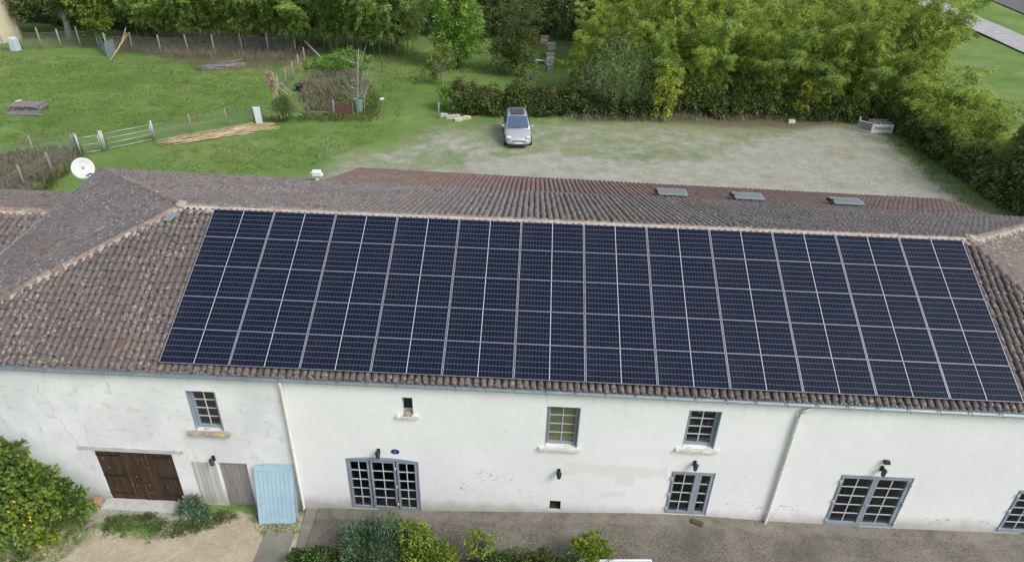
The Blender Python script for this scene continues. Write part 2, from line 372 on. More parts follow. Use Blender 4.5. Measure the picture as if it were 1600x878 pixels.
YARD = [(-9, -6.6), (-5, -6.2), (-2.6, -5.4), (-1.6, -5.5), (-.6, -5.5), (.2, -5.2), (.9, -4.75), (3.3, -4.6), (3.4, -9), (-4, -16), (-12, -14)]
xs = np.unique(np.concatenate([np.arange(-48, 64, .5), np.arange(-6, 5, .12), np.geomspace(65, 900, 14), -np.geomspace(50, 900, 14)]))
ys = np.unique(np.concatenate([np.arange(-14, 80, .5), np.arange(-8, -4, .12), np.geomspace(82, 900, 14), -np.geomspace(15, 300, 10)]))
GX, GY = np.meshgrid(xs, ys, indexing='ij')
def sm(d, w): return np.clip(d/w*.5+.5, 0, 1)
gr = np.maximum(sm(poly_sd(GX, GY, GRAVEL), 2.6), .46*sm(poly_sd(GX, GY, SPARSE), 2.0))
# entrance apron by the brown doors
AP = [(-2.9, -4.4), (-.1, -4.4), (.1, -5.0), (-.5, -5.4), (-1.3, -5.1), (-2.0, -5.1), (-2.9, -5.7)]
gr = np.maximum(gr, sm(poly_sd(GX, GY, AP), .3)*.9)
di = sm(poly_sd(GX, GY, YARD), .9)
li = np.zeros_like(GX)
for p in LITTER: li = np.maximum(li, sm(poly_sd(GX, GY, p), 2.0)*.9)
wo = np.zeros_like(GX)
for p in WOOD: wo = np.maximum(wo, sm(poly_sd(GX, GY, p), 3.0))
hz = np.zeros_like(GX)
bumps = rng.normal(size=GX.shape)*.0
for k in range(26):
    a, b, ph = rng.normal()*.25, rng.normal()*.25, rng.uniform(0, 6.28)
    hz += .006*np.sin(a*GX+b*GY+ph)
fade = np.clip((GY-14)/8, 0, 1)*np.clip((90-GY)/20, 0, 1)
hz = hz*fade*(1-sm(poly_sd(GX, GY, SPARSE), 3)*.7)
def groundmat():
    t = NT('meadow_ground'); co = t.co()
    g = t.attr('gravel'); d = t.attr('dirt'); l = t.attr('litter'); w = t.attr('wood')
    n1 = t.noise(.16, 6, co, .6); n2 = t.noise(1.1, 7, co, .68); n3 = t.noise(5.0, 5, co, .7); n4 = t.noise(22, 3, co, .7)
    grass = t.ramp(n1, (.36, (.115, .21, .05)), (.5, (.16, .26, .07)), (.64, (.23, .30, .105)))
    grass = t.mix(t.step(n2, .42, .75), grass, (.125, .19, .05))
    grass = t.mix(t.math('MULTIPLY', t.step(n3, .5, .75), .35), grass, (.045, .10, .016))
    dryp = t.math('MULTIPLY', t.step(t.noise(.30, 6, co, .7), .52, .70), .6); grass = t.mix(dryp, grass, (.24, .22, .12))
    grass = t.mix(t.math('MULTIPLY', t.step(n4, .45, .75), .4), grass, (.14, .20, .055))
    peb = t.vor(11, co); gravel = t.mix(t.step(n2, .3, .75), (.41, .40, .365), (.56, .55, .515))
    gravel = t.mix(t.math('MULTIPLY', t.step(n4, .5, .72), .35), gravel, (.20, .19, .16))
    gravel = t.mix(t.math('MULTIPLY', t.step(t.noise(.4, 6, co, .7), .48, .7), .55), gravel, (.30, .285, .22))
    dirt = t.mix(t.step(n2, .3, .7), (.40, .345, .245), (.52, .46, .345)); dirt = t.mix(t.math('MULTIPLY', t.step(n3, .5, .7), .45), dirt, (.30, .27, .19)); dirt = t.mix(t.math('MULTIPLY', t.step(n4, .5, .7), .4), dirt, (.24, .20, .14))
    litter = t.mix(t.step(n3, .35, .7), (.10, .08, .055), (.23, .18, .125))
    k = t.math('ADD', t.math('MULTIPLY', t.math('SUBTRACT', n2, .5), 1.5), t.math('MULTIPLY', t.math('SUBTRACT', t.noise(.35, 4, co), .5), 1.2))
    k = t.math('ADD', k, t.math('MULTIPLY', t.math('SUBTRACT', n3, .5), .7))
    c = grass
    def over(c, m, kk, col, a=.42, b=.60): return t.mix(t.step(t.math('ADD', m, t.math('MULTIPLY', kk, kk and .55)), a, b), c, col)
    has = lambda m: t.math('GREATER_THAN', m, .02)
    kg = t.math('MULTIPLY', k, .5)
    mg = t.step(t.math('ADD', g, kg), .38, .70); c = t.mix(t.math('MULTIPLY', t.math('MULTIPLY', mg, has(g)), t.math('SUBTRACT', 1.0, t.math('MULTIPLY', t.step(t.noise(.9, 6, co, .75), .52, .66), .55))), c, gravel)
    mh = t.step(t.math('ADD', g, kg), .15, .5); c = t.mix(t.math('MULTIPLY', t.math('MULTIPLY', mh, has(g)), .62), c, t.mix(.5, gravel, (.19, .20, .09)))
    ml = t.step(t.math('ADD', l, kg), .42, .75); c = t.mix(t.math('MULTIPLY', t.math('MULTIPLY', ml, has(l)), .8), c, litter)
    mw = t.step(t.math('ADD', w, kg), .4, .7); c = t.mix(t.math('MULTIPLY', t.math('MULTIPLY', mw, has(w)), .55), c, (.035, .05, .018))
    md = t.step(t.math('ADD', d, kg), .42, .60); c = t.mix(t.math('MULTIPLY', md, has(d)), c, dirt)
    h = t.math('ADD', t.math('MULTIPLY', n3, 1.0), t.math('MULTIPLY', n4, .5))
    return t.done(c, .95, 0, t.bump(h, .8, .08), .15)
nx, ny = GX.shape
V = np.stack([GX, GY, hz], -1).reshape(-1, 3)
ii = (np.arange(nx-1)[:, None]*ny+np.arange(ny-1)[None, :]).ravel()
Fq = np.stack([ii, ii+ny, ii+ny+1, ii+1], -1)
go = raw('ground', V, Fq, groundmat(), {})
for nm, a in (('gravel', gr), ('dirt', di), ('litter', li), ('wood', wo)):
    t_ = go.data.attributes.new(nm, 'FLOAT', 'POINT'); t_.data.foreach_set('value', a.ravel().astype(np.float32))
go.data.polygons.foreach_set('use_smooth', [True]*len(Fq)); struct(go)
def gz(x, y):
    i = min(max(np.searchsorted(xs, x), 1), nx-1); j = min(max(np.searchsorted(ys, y), 1), ny-1)
    return float(hz[i, j])
# path and road far right
def ribbon(name, a, b, w, z, mat, ext=40):
    a, b = Vector(a), Vector(b); d = (b-a).normalized(); a = a-d*ext; b = b+d*ext; e = Vector((-d.y, d.x, 0))*w/2
    N = 40; vs = []
    for i in range(N+1):
        p = a.lerp(b, i/N); wob = .015*math.sin(i*1.7)+.01*math.sin(i*4.1)
        vs += [p+e*(1+wob)+Vector((0, 0, z)), p-e*(1-wob*.6)+Vector((0, 0, z))]
    m = MB().add(vs, [(2*i, 2*i+1, 2*i+3, 2*i+2) for i in range(N)]); return struct(m.build(name, mat))
def pavemat(name, a, b):
    t = NT(name); n = t.noise(1.2, 6, None, .6); c = t.mix(t.step(n, .35, .7), a, b)
    c = t.mix(t.math('MULTIPLY', t.step(t.noise(9, 4), .5, .8), .4), c, tuple(x*.7 for x in a)); return t.done(c, .95, 0, t.bump(t.noise(20, 3), .3), .2)
pa, pb = G(1500, 27), G(1600, 71)
ribbon('path', (pa.x, pa.y, 0), (pb.x, pb.y, 0), 4.4, .13, pavemat('gravel_path', (.34, .34, .34), (.43, .43, .42)))
ra, rb = G(1545, -12), G(1620, 18)
ribbon('road', (ra.x, ra.y, 0), (rb.x, rb.y, 0), 6.0, .134, pavemat('asphalt', (.12, .12, .13), (.16, .16, .17)), 60)
# terrace in front of the house
def terrmat():
    t = NT('washed_aggregate'); co = t.co(); n = t.noise(.9, 6, co, .65); v = t.vor(42, co, 'Color'); g = t.n('ShaderNodeRGBToBW', {0: v}).outputs[0]
    c = t.mix(t.step(n, .35, .68), (.115, .105, .085), (.20, .185, .155))
    c = t.mix(t.math('MULTIPLY', t.step(g, .45, .9), .55), c, (.30, .285, .245)); c = t.mix(t.math('MULTIPLY', t.step(g, .35, .05), .6), c, (.06, .055, .045))
    bl = t.step(t.noise(.55, 4, t.scale(co, 1, 1, 1)), .52, .68); c = t.mix(t.math('MULTIPLY', bl, .5), c, (.085, .08, .068))
    X, Y, Z = t.xyz(co); near = t.math('MULTIPLY', t.step(Y, -4.95, -4.8), t.step(t.noise(3, 5, co), .3, .6)); c = t.mix(t.math('MULTIPLY', near, .35), c, (.30, .28, .22))
    return t.done(c, .92, 0, t.bump(g, .5, .012), .25)
M['terrace'] = terrmat()
def tz(x): return float(np.interp(x, [2.9, 3.4, 6.3, 9, 12.5, 14, 16, 19.5, 23, 60], [.07, .10, .20, .345, .55, .58, .50, .46, .50, .5]))
def slab(name, xa, yfront, z_add, mat, yb=-4.45):
    m = MB(); n = len(xa); vs = []
    for x in xa:
        z = tz(x)+z_add
        for y in (yb, yfront(x)): vs.append((x, y, z))
    m.add(vs, [(2*i, 2*i+1, 2*i+3, 2*i+2) for i in range(n-1)])
    fv = []
    for x in xa: fv += [(x, yfront(x), tz(x)+z_add), (x, yfront(x), -.3)]
    m.add(fv, [(2*i, 2*i+1, 2*i+3, 2*i+2) for i in range(n-1)])
    x = xa[0]; m.add([(x, yb, tz(x)+z_add), (x, yfront(x), tz(x)+z_add), (x, yfront(x), -.3), (x, yb, -.3)], [(0, 1, 2, 3)])
    return struct(m.build(name, mat))
fr = lambda x: -6.0 if x < 10.6 else -9.0
slab('terrace', [3.46, 4, 5, 6.3, 7.5, 9, 10.6], lambda x: -5.95, 0, M['terrace'])
slab('terrace', [10.6, 12.5, 14, 16, 19.5, 23, 60], lambda x: -11, 0, M['terrace'])
# stepped concrete edge strip on the left end of the terrace
m = MB(); m.add([(3.08, -4.46, .06), (3.44, -4.46, .06), (3.56, -6.0, .06), (3.22, -6.02, .06), (3.08, -4.46, -.2), (3.44, -4.46, -.2), (3.56, -6.0, -.2), (3.22, -6.02, -.2)], [(0, 3, 2, 1), (0, 4, 7, 3), (3, 7, 6, 2), (0, 1, 5, 4)])
struct(m.build('step', pavemat('concrete_step', (.17, .16, .14), (.26, .245, .21))))
m = MB(); m.box(2.2, 3.0, -7.6, -5.35, -.2, .035); struct(m.build('pavement', pavemat('old_concrete', (.17, .16, .14), (.26, .25, .22))))
# ------------------------------------------------------------------ farmhouse
WY = -4.51
house = thing('farmhouse', 'long white rendered farmhouse with weathered canal tile roof under the solar array', 'house', (8.5, 0, 0))
house.location = (0, 0, 0)
TA = math.tan(R(25)); rz = lambda y: 7.06+TA*y
RL, RR = Vector((-1.06, .23, 7.167)), Vector((21.6, .2, 7.15))
FL, FR = Vector((-7.05, -4.58, 4.92)), Vector((24.4, -4.58, 4.92))
BL, BR = Vector((-8.26, 7.9, 4.85)), Vector((28.8, 6.76, 4.85))
LX = [(-7.55, .62), ]
def clip_poly(bm, poly, up):
    """bisect a bmesh with the vertical-ish planes through each edge of a convex polygon"""
    c = sum(poly, Vector())/len(poly)
    for i in range(len(poly)):
        a, b = poly[i], poly[(i+1) % len(poly)]; nn = (b-a).cross(up).normalized()
        if nn.dot(c-a) > 0: nn = -nn
        geom = list(bm.verts)+list(bm.edges)+list(bm.faces)
        bmesh.ops.bisect_plane(bm, geom=geom, plane_co=a, plane_no=nn, clear_outer=True, dist=1e-5)
def tiled(name, poly, down, mat, parent, pitch=.18, row=.28, top=0.0, amp=.062, messy=.014, seed=1, thick=.0, skip=None, warp=None):
    """canal tile slope: covers and channels tile by tile, clipped to the slope polygon"""
    r_ = random.Random(seed); poly = [Vector(p) for p in poly]
    n = (poly[1]-poly[0]).cross(poly[2]-poly[1]).normalized()
    if n.z < 0: n = -n
    e2 = (down - n*down.dot(n)).normalized(); e1 = e2.cross(n).normalized()
    o = poly[0]; us = [(p-o).dot(e1) for p in poly]; vs_ = [(p-o).dot(e2) for p in poly]
    u0, u1, v0, v1 = min(us), max(us), min(vs_), max(vs_)
    U = np.array(us); Vv = np.array(vs_)
    m = MB(); nu = int((u1-u0)/pitch)+2; nv = int((v1-v0)/row)+2
    cu = (np.arange(nu)+.5)*pitch+u0; cv = (np.arange(nv)+.5)*row+v0
    A, B = np.meshgrid(cu, cv, indexing='ij'); sd = poly_sd(A, B, list(zip(us, vs_)))
    angs = [math.pi*k/5 for k in range(6)]
    for i in range(nu):
        coloff = r_.uniform(-.012, .012); rowoff = r_.uniform(-.05, .05)
        for j in range(nv-1, -1, -1):
            if sd[i, j] < -.36: continue
            if skip and skip(o+e1*A[i, j]+e2*B[i, j]): continue
            uc = A[i, j]+coloff+r_.uniform(-messy, messy); va = B[i, j]-row/2+rowoff; vb = va+row+.06
            ra, rb = pitch*.36, pitch*.43; hz_ = r_.uniform(-.004, .006); tw = r_.uniform(-messy, messy)
            rn = r_.random(); vs = []
            for (v, r0, lift, t) in ((va, ra, -.004, 0), (vb, rb, .022+hz_, tw)):
                for a in angs: vs.append(o+e1*(uc+t+math.cos(a)*r0)+e2*v+n*(math.sin(a)*amp*(r0/rb)-amp+lift))
            fs = [(k, k+1, k+7, k+6) for k in range(5)]
            m.add(vs, fs, rn, True)
            # end lip
            lip = [vs[6+k] for k in range(6)]+[vs[6+k]-n*.018*(1 if 0 < k < 5 else 0)-(e2*.002) for k in range(6)]
            m.add(lip, [(k, k+1, k+7, k+6) for k in range(5)], rn)
            # channel tile between two columns
            uc2 = uc+pitch/2; vs = []; rn = r_.random()*.8
            for (v, lift) in ((va, -.012), (vb, .006)):
                for x, z in ((-.055, 0), (-.02, -.035), (.02, -.035), (.055, 0)): vs.append(o+e1*(uc2+x)+e2*v+n*(z-amp+.0+lift))
            m.add(vs, [(k, k+1, k+5, k+4) for k in range(3)], rn, True)
    me = m.mesh(name, mat); bm = bmesh.new(); bm.from_mesh(me)
    clip_poly(bm, poly, n)
    lay = bm.faces.layers.float['rnd']
    base = [bm.verts.new(p-n*(amp+.06)) for p in poly]; f = bm.faces.new(base); f[lay] = .1
    if warp:
        for v in bm.verts: v.co.z += warp(v.co)
    bm.to_mesh(me); bm.free()
    return link(name, me, parent)
front_poly = [RL, RR, FR, FL]
roof = tiled('roof', front_poly, Vector((0, -1, -TA)), M['tile_front'], house, seed=3, messy=.016, row=.26, skip=lambda p: .35 < p.x-.0 < 20.9 and -4.05 < p.y < -.35)
# the back slope is slightly twisted: its eave stays level while its depth shrinks to the right
sl_ = (RL.z-BL.z)/(BL.y-RL.y)
BRp = Vector((BR.x, BR.y, RL.z-sl_*(BR.y-RL.y)))
dz_ = BR.z-BRp.z
back_poly = [RL, BL, BRp, RR]
tiled('roof', back_poly, Vector((0, 1, -.3)), M['tile_grey'], house, seed=4, pitch=.19, row=.30, amp=.078, warp=lambda c: dz_*max(0, min(1.1, (c.y-.2)/(BR.y-.2)))*max(0, min(1.1, (c.x-BL.x)/(BR.x-BL.x))))
left_poly = [BL, RL, FL]
tiled('roof', left_poly, Vector((-1, .03, -.4)), M['tile_grey'], house, seed=5, pitch=.19, row=.28, amp=.07)
right_poly = [RR, BR, FR]
tiled('roof', right_poly, Vector((1, -.2, -.4)), M['tile_pale'], house, seed=6, pitch=.19, messy=.024, row=.27)
# lean-to at the back
LT = [Vector((.66, 7.60, 4.79)), Vector((26.95, 6.86, 4.79)), Vector((28.0, 12.3, 3.05)), Vector((.68, 13.64, 3.0))]
lean = tiled('lean_to_roof', LT, Vector((0, 1, -.3)), M['tile_brown'], house, seed=8, pitch=.20, row=.38, amp=.055, messy=.004)
def ridge_run(name, a, b, parent, seed, rad=.10, scallop=None, L=.34, mw=.10, sink=.05):
    """half-round cap tiles bedded on mortar"""
    r_ = random.Random(seed); a, b = Vector(a), Vector(b); d = (b-a).normalized(); N = max(1, int((b-a).length/L)); st = (b-a)/N
    e = d.cross(Vector((0, 0, 1))).normalized(); u = e.cross(d).normalized()
    if u.z < 0: u = -u
    m = MB()
    for i in range(N):
        p = a+st*i; rn = r_.random(); j = r_.uniform(-.015, .015); vs = []
        for (q, rr, h) in ((p, rad*.9, .0), (p+st*1.12, rad, .022)):
            for k in range(7):
                t = math.pi*k/6; vs.append(q+e*(math.cos(t)*rr+j)+u*(math.sin(t)*rr*.85+h-sink))
        m.add(vs, [(k, k+1, k+8, k+7) for k in range(6)]+[(7, 8, 9, 10, 11, 12, 13)], rn, True)
    cap = m.build('ridge_tiles', M['ridge'], parent)
    mm = MB(); pts = int((b-a).length/.12); pa, pb = [], []
    for i in range(pts+1):
        q = a.lerp(b, i/pts)
        w1 = mw*(1+r_.uniform(-.35, .55)); w2 = mw*(1+r_.uniform(-.35, .55)); pa.append((q-e*(rad+w1)-u*(sink+.065), q-e*(rad*.5)+u*.01, q+e*(rad*.5)+u*.01, q+e*(rad+w2)-u*(sink+.065)))
    vs = [x for p in pa for x in p]; fs = []
    for i in range(pts):
        for k in range(3): fs.append((4*i+k, 4*i+k+1, 4*i+k+5, 4*i+k+4))
    mm.add(vs, fs, 0, False); mm.build('mortar_bed', M['mortar'], cap)
    return cap
ridge_run('ridge_tiles', RL, RR, roof, 11, .085, mw=.13)
ridge_run('ridge_tiles', FL, RL, roof, 12, .10, mw=.07)
cp_ = ridge_run('ridge_tiles', BL, RL, roof, 13, .09, mw=.05); cp_.data.materials[0] = M['tile_grey']
ridge_run('ridge_tiles', RR, BR, roof, 14, .10, mw=.12)
ridge_run('ridge_tiles', FR, RR, roof, 15, .09, mw=.04)
# scalloped tile ends bedded in mortar along the front of the ridge
xs_ = np.linspace(RL.x+.1, RR.x-.1, 120); zc = rz(.085)+.012; vs = []
for x in xs_: vs += [(x, .06, zc-.03), (x, .13, zc+.075)]
mo = MB().add(vs, [(2*i, 2*i+2, 2*i+3, 2*i+1) for i in range(119)])
t_ = NT('mortar_with_tile_mouths'); X_, Y_, Z_ = t_.xyz()
k_ = t_.math('DIVIDE', X_, .18); fx_ = t_.math('MULTIPLY', t_.math('SUBTRACT', t_.math('FRACT', k_), .5), .18)
fz_ = t_.math('MULTIPLY', t_.math('SUBTRACT', Z_, zc-.02), .9)
wn_ = t_.n('ShaderNodeTexWhiteNoise', {'W': t_.math('FLOOR', k_)}, noise_dimensions='1D').outputs[0]
rr_ = t_.math('SQRT', t_.math('ADD', t_.math('MULTIPLY', fx_, fx_), t_.math('MULTIPLY', fz_, fz_)))
in_ = t_.math('LESS_THAN', rr_, t_.math('MULTIPLY_ADD', wn_, .02, .042))
mc_ = t_.ramp(t_.noise(5, 5), (.3, (.36, .32, .28)), (.7, (.56, .52, .47)))
t_.done(t_.mix(in_, mc_, t_.ramp(wn_, (0, (.05, .035, .03)), (.7, (.10, .07, .055)), (1, (.34, .15, .10)))), .95, spec=.2)
mo.build('mortar_line', t_.m, roof)
# mortar heads at both ends of the ridge
for (c, s) in ((RL, 16), (RR, 17)):
    bm = bmesh.new(); bmesh.ops.create_icosphere(bm, subdivisions=3, radius=.17); rr = random.Random(s)
    for v in bm.verts: v.co *= 1+rr.uniform(-.12, .12); v.co.z *= .6; v.co += c
    me = bpy.data.meshes.new('mortar_head'); bm.to_mesh(me); bm.free(); me.materials.append(M['mortar']); link('mortar_head', me, roof)
m = MB(); m.box(-1.5, -.95, -.28, .02, 6.98, 6.99); 
# lead flashing patch below the left ridge end
fl_ = MB(); y0, y1 = -.42, -.12
fl_.add([(-1.42, y0+.05, rz(y0)+.06), (-1.15, y0+.04, rz(y0)+.06), (-.98, y1, rz(y1)+.06), (-1.2, y1+.03, rz(y1+.03)+.05)], [(0, 1, 2, 3)]); fl_.build('flashing', M['zinc'], roof)
# verge strips of the left eave
ev = MB(); ev.tube([FL+Vector((-.03, 0, .0)), BL+Vector((-.03, 0, 0))], .03, 8); ev.build('gutter', M['zinc'], house)
# ------------- walls with openings
def wall(x0, x1, ztop, ops, parent, y=WY, th=.5, zbot=-.3):
    xsb = sorted({x0, x1, *[o[0] for o in ops], *[o[1] for o in ops]}); zsb = sorted({zbot, ztop, *[o[2] for o in ops], *[o[3] for o in ops]})
    m = MB(); yb = y+th
    def is_open(x, z): return any(o[0] < x < o[1] and o[2] < z < o[3] for o in ops)
    for i in range(len(xsb)-1):
        for j in range(len(zsb)-1):
            a, b, c, d = xsb[i], xsb[i+1], zsb[j], zsb[j+1]
            if not is_open((a+b)/2, (c+d)/2): m.add([(a, y, c), (b, y, c), (b, y, d), (a, y, d)], [(0, 1, 2, 3)])
    for o in ops:
        a, b, c, d = o; yy = y+.42
        m.add([(a, y, c), (b, y, c), (b, y, d), (a, y, d), (a, yy, c), (b, yy, c), (b, yy, d), (a, yy, d)], [(0, 4, 5, 1), (1, 5, 6, 2), (2, 6, 7, 3), (3, 7, 4, 0)])
    return m
D1 = (4.40, 6.38, .16, 2.13); D2 = (13.16, 14.33, .585, 2.25); D3 = (17.58, 19.5, .47, 2.43); D4 = (22.29, 24.1, .50, 2.18)
GA = (-2.56, -.38, -.02, 1.95); WD = (.08, .78, .04, 1.71); GD = (.84, 1.64, -.02, 1.73)
W1 = (.50, 1.27, 2.90, 4.26); W2 = (9.74, 10.59, 2.92, 4.31); W3 = (13.29, 14.11, 3.12, 4.40); SW = (6.05, 6.33, 3.81, 4.38); VE = (9.99, 10.30, .54, .88)
m = wall(-6.95, 24.3, 4.86, [D1, D2, D3, D4, GA, WD, GD, W1, W2, W3, SW, VE], house)
# the other three walls
for (p, q) in (((24.3, WY), (27.3, 6.2)), ((27.3, 6.2), (-8.1, 7.75)), ((-8.1, 7.75), (-6.95, WY))):
    m.add([(p[0], p[1], -.3), (q[0], q[1], -.3), (q[0], q[1], 4.8), (p[0], p[1], 4.8)], [(0, 1, 2, 3)])
m.build('wall', M['wall'], house)
lw = MB()
lw.add([(.85, 7.5, -.3), (.85, 13.4, -.3), (.85, 13.4, 2.85), (.85, 7.5, 4.6)], [(0, 1, 2, 3)]); lw.add([(.85, 13.4, -.3), (27.8, 12.3, -.3), (27.8, 12.3, 2.85), (.85, 13.4, 2.85)], [(0, 1, 2, 3)]); lw.add([(27.8, 12.3, -.3), (25.9, 6.4, -.3), (25.9, 6.4, 4.6), (27.8, 12.3, 2.85)], [(0, 1, 2, 3)])
lw.build('lean_to_wall', M['wall'], house)
def pane(x0, x1, z0, z1, y, parent, name='glazing', mat='glass'):
    g = MB(); g.box(x0, x1, y, y+.02, z0, z1); p = g.build(name, M[mat], parent); return p
def glazed(kind, op, leaves, rows, rec, fr=.055, mun=.022, label=None, rail=.06, gl='glass'):
    """leaves: list of (x0, x1, columns)"""
    x0, x1, z0, z1 = op; y = WY+rec; m = MB(); e = .004
    m.box(x0+e, x0+fr, y-.03, y+.05, z0+e, z1-e); m.box(x1-fr, x1-e, y-.03, y+.05, z0+e, z1-e)
    m.box(x0+fr, x1-fr, y-.03, y+.05, z1-fr, z1-e); m.box(x0+fr, x1-fr, y-.03, y+.05, z0+e, z0+fr)
    # painted reveals
    m.box(x0+e, x0+.02, WY+.004, y-.03, z0+e, z1-e); m.box(x1-.02, x1-e, WY+.004, y-.03, z0+e, z1-e)
    mu = MB()
    for lf in leaves:
        a, b, n = lf[:3]; rl, rrr = lf[3:] if len(lf) > 3 else (rail, rail)
        zt, zb = z1-fr-.004, z0+fr+.004
        for (p, q) in ((a, a+rl), (b-rrr, b)): m.box(p, q, y-.045, y+.03, zb, zt)
        m.box(a+rl, b-rrr, y-.042, y+.03, zt-rail, zt); m.box(a+rl, b-rrr, y-.042, y+.03, zb, zb+rail*1.1)
        ia, ib, ja, jb = a+rl, b-rrr, zb+rail*1.1, zt-rail
        for k in range(1, n): x = ia+(ib-ia)*k/n; mu.box(x-mun/2, x+mun/2, y-.022, y-.003, ja, jb)
        for k in range(1, rows): z = ja+(jb-ja)*k/rows; mu.box(ia, ib, y-.020, y-.004, z-mun/2, z+mun/2)
    f = m.build(kind, M['blue_grey'], house)
    if label: f['label'] = label
    mu.build('glazing_bars', M['muntin'], f); pane(x0+.03, x1-.03, z0+.03, z1-.03, y-.002, f, mat=gl)
    zf = z0 if z0 < 1 else z0-.85; ya, yb_ = WY+.425, WY+4.2; xa, xb = x0-.9, x1+.9; zt_ = z1+.35
    bk = MB(); bk.add([(xa, ya, zf), (xb, ya, zf), (xb, yb_, zf), (xa, yb_, zf)], [(0, 1, 2, 3)]); bk.build('room_floor', M['room_floor'], f)
    bk = MB(); bk.add([(xa, ya, zf), (xb, ya, zf), (xb, yb_, zf), (xa, yb_, zf), (xa, ya, zt_), (xb, ya, zt_), (xb, yb_, zt_), (xa, yb_, zt_)], [(3, 2, 6, 7), (0, 3, 7, 4), (1, 5, 6, 2), (4, 7, 6, 5)])
    bk.add([(xa, ya, zf), (x0, ya, zf), (x0, ya, zt_), (xa, ya, zt_)], [(0, 1, 2, 3)]); bk.add([(x1, ya, zf), (xb, ya, zf), (xb, ya, zt_), (x1, ya, zt_)], [(0, 1, 2, 3)]); bk.add([(x0, ya, z1), (x1, ya, z1), (x1, ya, zt_), (x0, ya, zt_)], [(0, 1, 2, 3)])
    if zf < z0: bk.add([(x0, ya, zf), (x1, ya, zf), (x1, ya, z0), (x0, ya, z0)], [(0, 1, 2, 3)])
    bk.build('room_wall', plain('room_plaster', (.42, .37, .31), .9), f)
    return f
def handle(f, x, z, y):
    h = MB(); h.box(x-.018, x+.018, y-.06, y-.045, z-.09, z+.09); h.bar((x, y-.09, z), (x+.09, y-.09, z), .018); h.bar((x, y-.05, z), (x, y-.095, z), .018); h.build('handle', M['galv'], f)
def hinges(f, x, zs, y):
    for z in zs:
        h = MB(); h.tube([(x, y-.058, z-.05), (x, y-.058, z+.05)], .022, 8); h.build('hinge', M['muntin'], f)
w1 = glazed('window', W1, [(.56, 1.21, 2)], 4, .16, label='window above the grey and white plank doors, in a blue-grey frame', rail=.05)
w2 = glazed('window', W2, [(9.80, 10.53, 2)], 4, .16, rail=.04, mun=.02, gl='glass_reflect_tint'); w3 = glazed('window', W3, [(13.35, 14.05, 2)], 4, .16, rail=.04, mun=.024)
d1 = glazed('french_door', D1, [(4.46, 5.02, 2), (5.06, 5.74, 2), (5.78, 6.32, 2)], 5, .05, label='three part french door with ten panes in each part', rail=.05)
d2 = glazed('french_door', D2, [(13.22, 13.93, 2, .055, .12), (13.935, 14.275, 1, .05, .05)], 4, .05, label='narrow french door of one wide and one slim leaf', rail=.06)
d3 = glazed('french_door', D3, [(17.64, 18.535, 2), (18.545, 19.44, 2)], 5, .05, rail=.07); d4 = glazed('french_door', D4, [(22.35, 23.19, 2), (23.2, 24.04, 2)], 5, .05, rail=.07)
handle(d2, 13.80, 1.4, WY+.02); handle(d3, 18.50, 1.35, WY+.02); hinges(d2, 13.19, (.85, 1.4, 2.0), WY+.02); hinges(d3, 17.61, (.7, 1.45, 2.2), WY+.02); hinges(d3, 19.47, (.7, 1.45, 2.2), WY+.02); hinges(d1, 5.75, (.45, 1.15, 1.85), WY+.02); hinges(d4, 22.32, (.7, 1.4, 2.0), WY+.02)
# cambered head over the three part door
c_ = MB(); pts = [(x, 2.135+.10*(1-((x-5.39)/1.0)**2)) for x in np.linspace(4.42, 6.36, 15)]
vs = [(x, WY-.018, z) for x, z in pts]+[(x, WY-.018, 2.133) for x, z in pts]+[(x, WY+.03, z) for x, z in pts]; n_ = len(pts)
c_.add(vs, [(i, i+1, n_+i+1, n_+i) for i in range(n_-1)]+[(i, i+1, 2*n_+i+1, 2*n_+i) for i in range(n_-1)]); c_.build('cambered_head', M['blue_grey'], d1)
def rough_sill(x0, x1, z0, z1, out, mat, par, seed):
    bm = bmesh.new(); bmesh.ops.create_cube(bm, size=1); bmesh.ops.subdivide_edges(bm, edges=bm.edges[:], cuts=7, use_grid_fill=True); rr = random.Random(seed)
    for v in bm.verts:
        v.co = Vector((x0+(v.co.x+.5)*(x1-x0), WY-out+(v.co.y+.5)*(out+.15), z0+(v.co.z+.5)*(z1-z0)))+Vector((rr.uniform(-.012, .012), rr.uniform(-.012, .012), rr.uniform(-.01, .01)))
    me = bpy.data.meshes.new('sill'); bm.to_mesh(me); bm.free(); me.materials.append(M[mat]); o = link('sill', me, par); return o
rough_sill(.32, 1.42, 2.80, 2.895, .13, 'lichen_sill', w1, 1); rough_sill(9.60, 10.70, 2.845, 2.915, .09, 'stone_sill', w2, 2); rough_sill(13.14, 14.25, 3.045, 3.115, .09, 'stone_sill', w3, 3)
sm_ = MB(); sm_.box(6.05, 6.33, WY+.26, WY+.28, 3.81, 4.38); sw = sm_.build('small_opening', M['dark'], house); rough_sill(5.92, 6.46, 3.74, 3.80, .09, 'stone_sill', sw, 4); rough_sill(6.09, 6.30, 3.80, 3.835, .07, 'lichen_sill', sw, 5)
ve = MB(); ve.box(9.99, 10.30, WY+.3, WY+.32, .54, .88); ve.add([(9.99, WY+.02, .545), (10.30, WY+.02, .545), (10.30, WY+.3, .72), (9.99, WY+.3, .72)], [(0, 1, 2, 3)]); ve.build('air_vent', M['dark'], house)
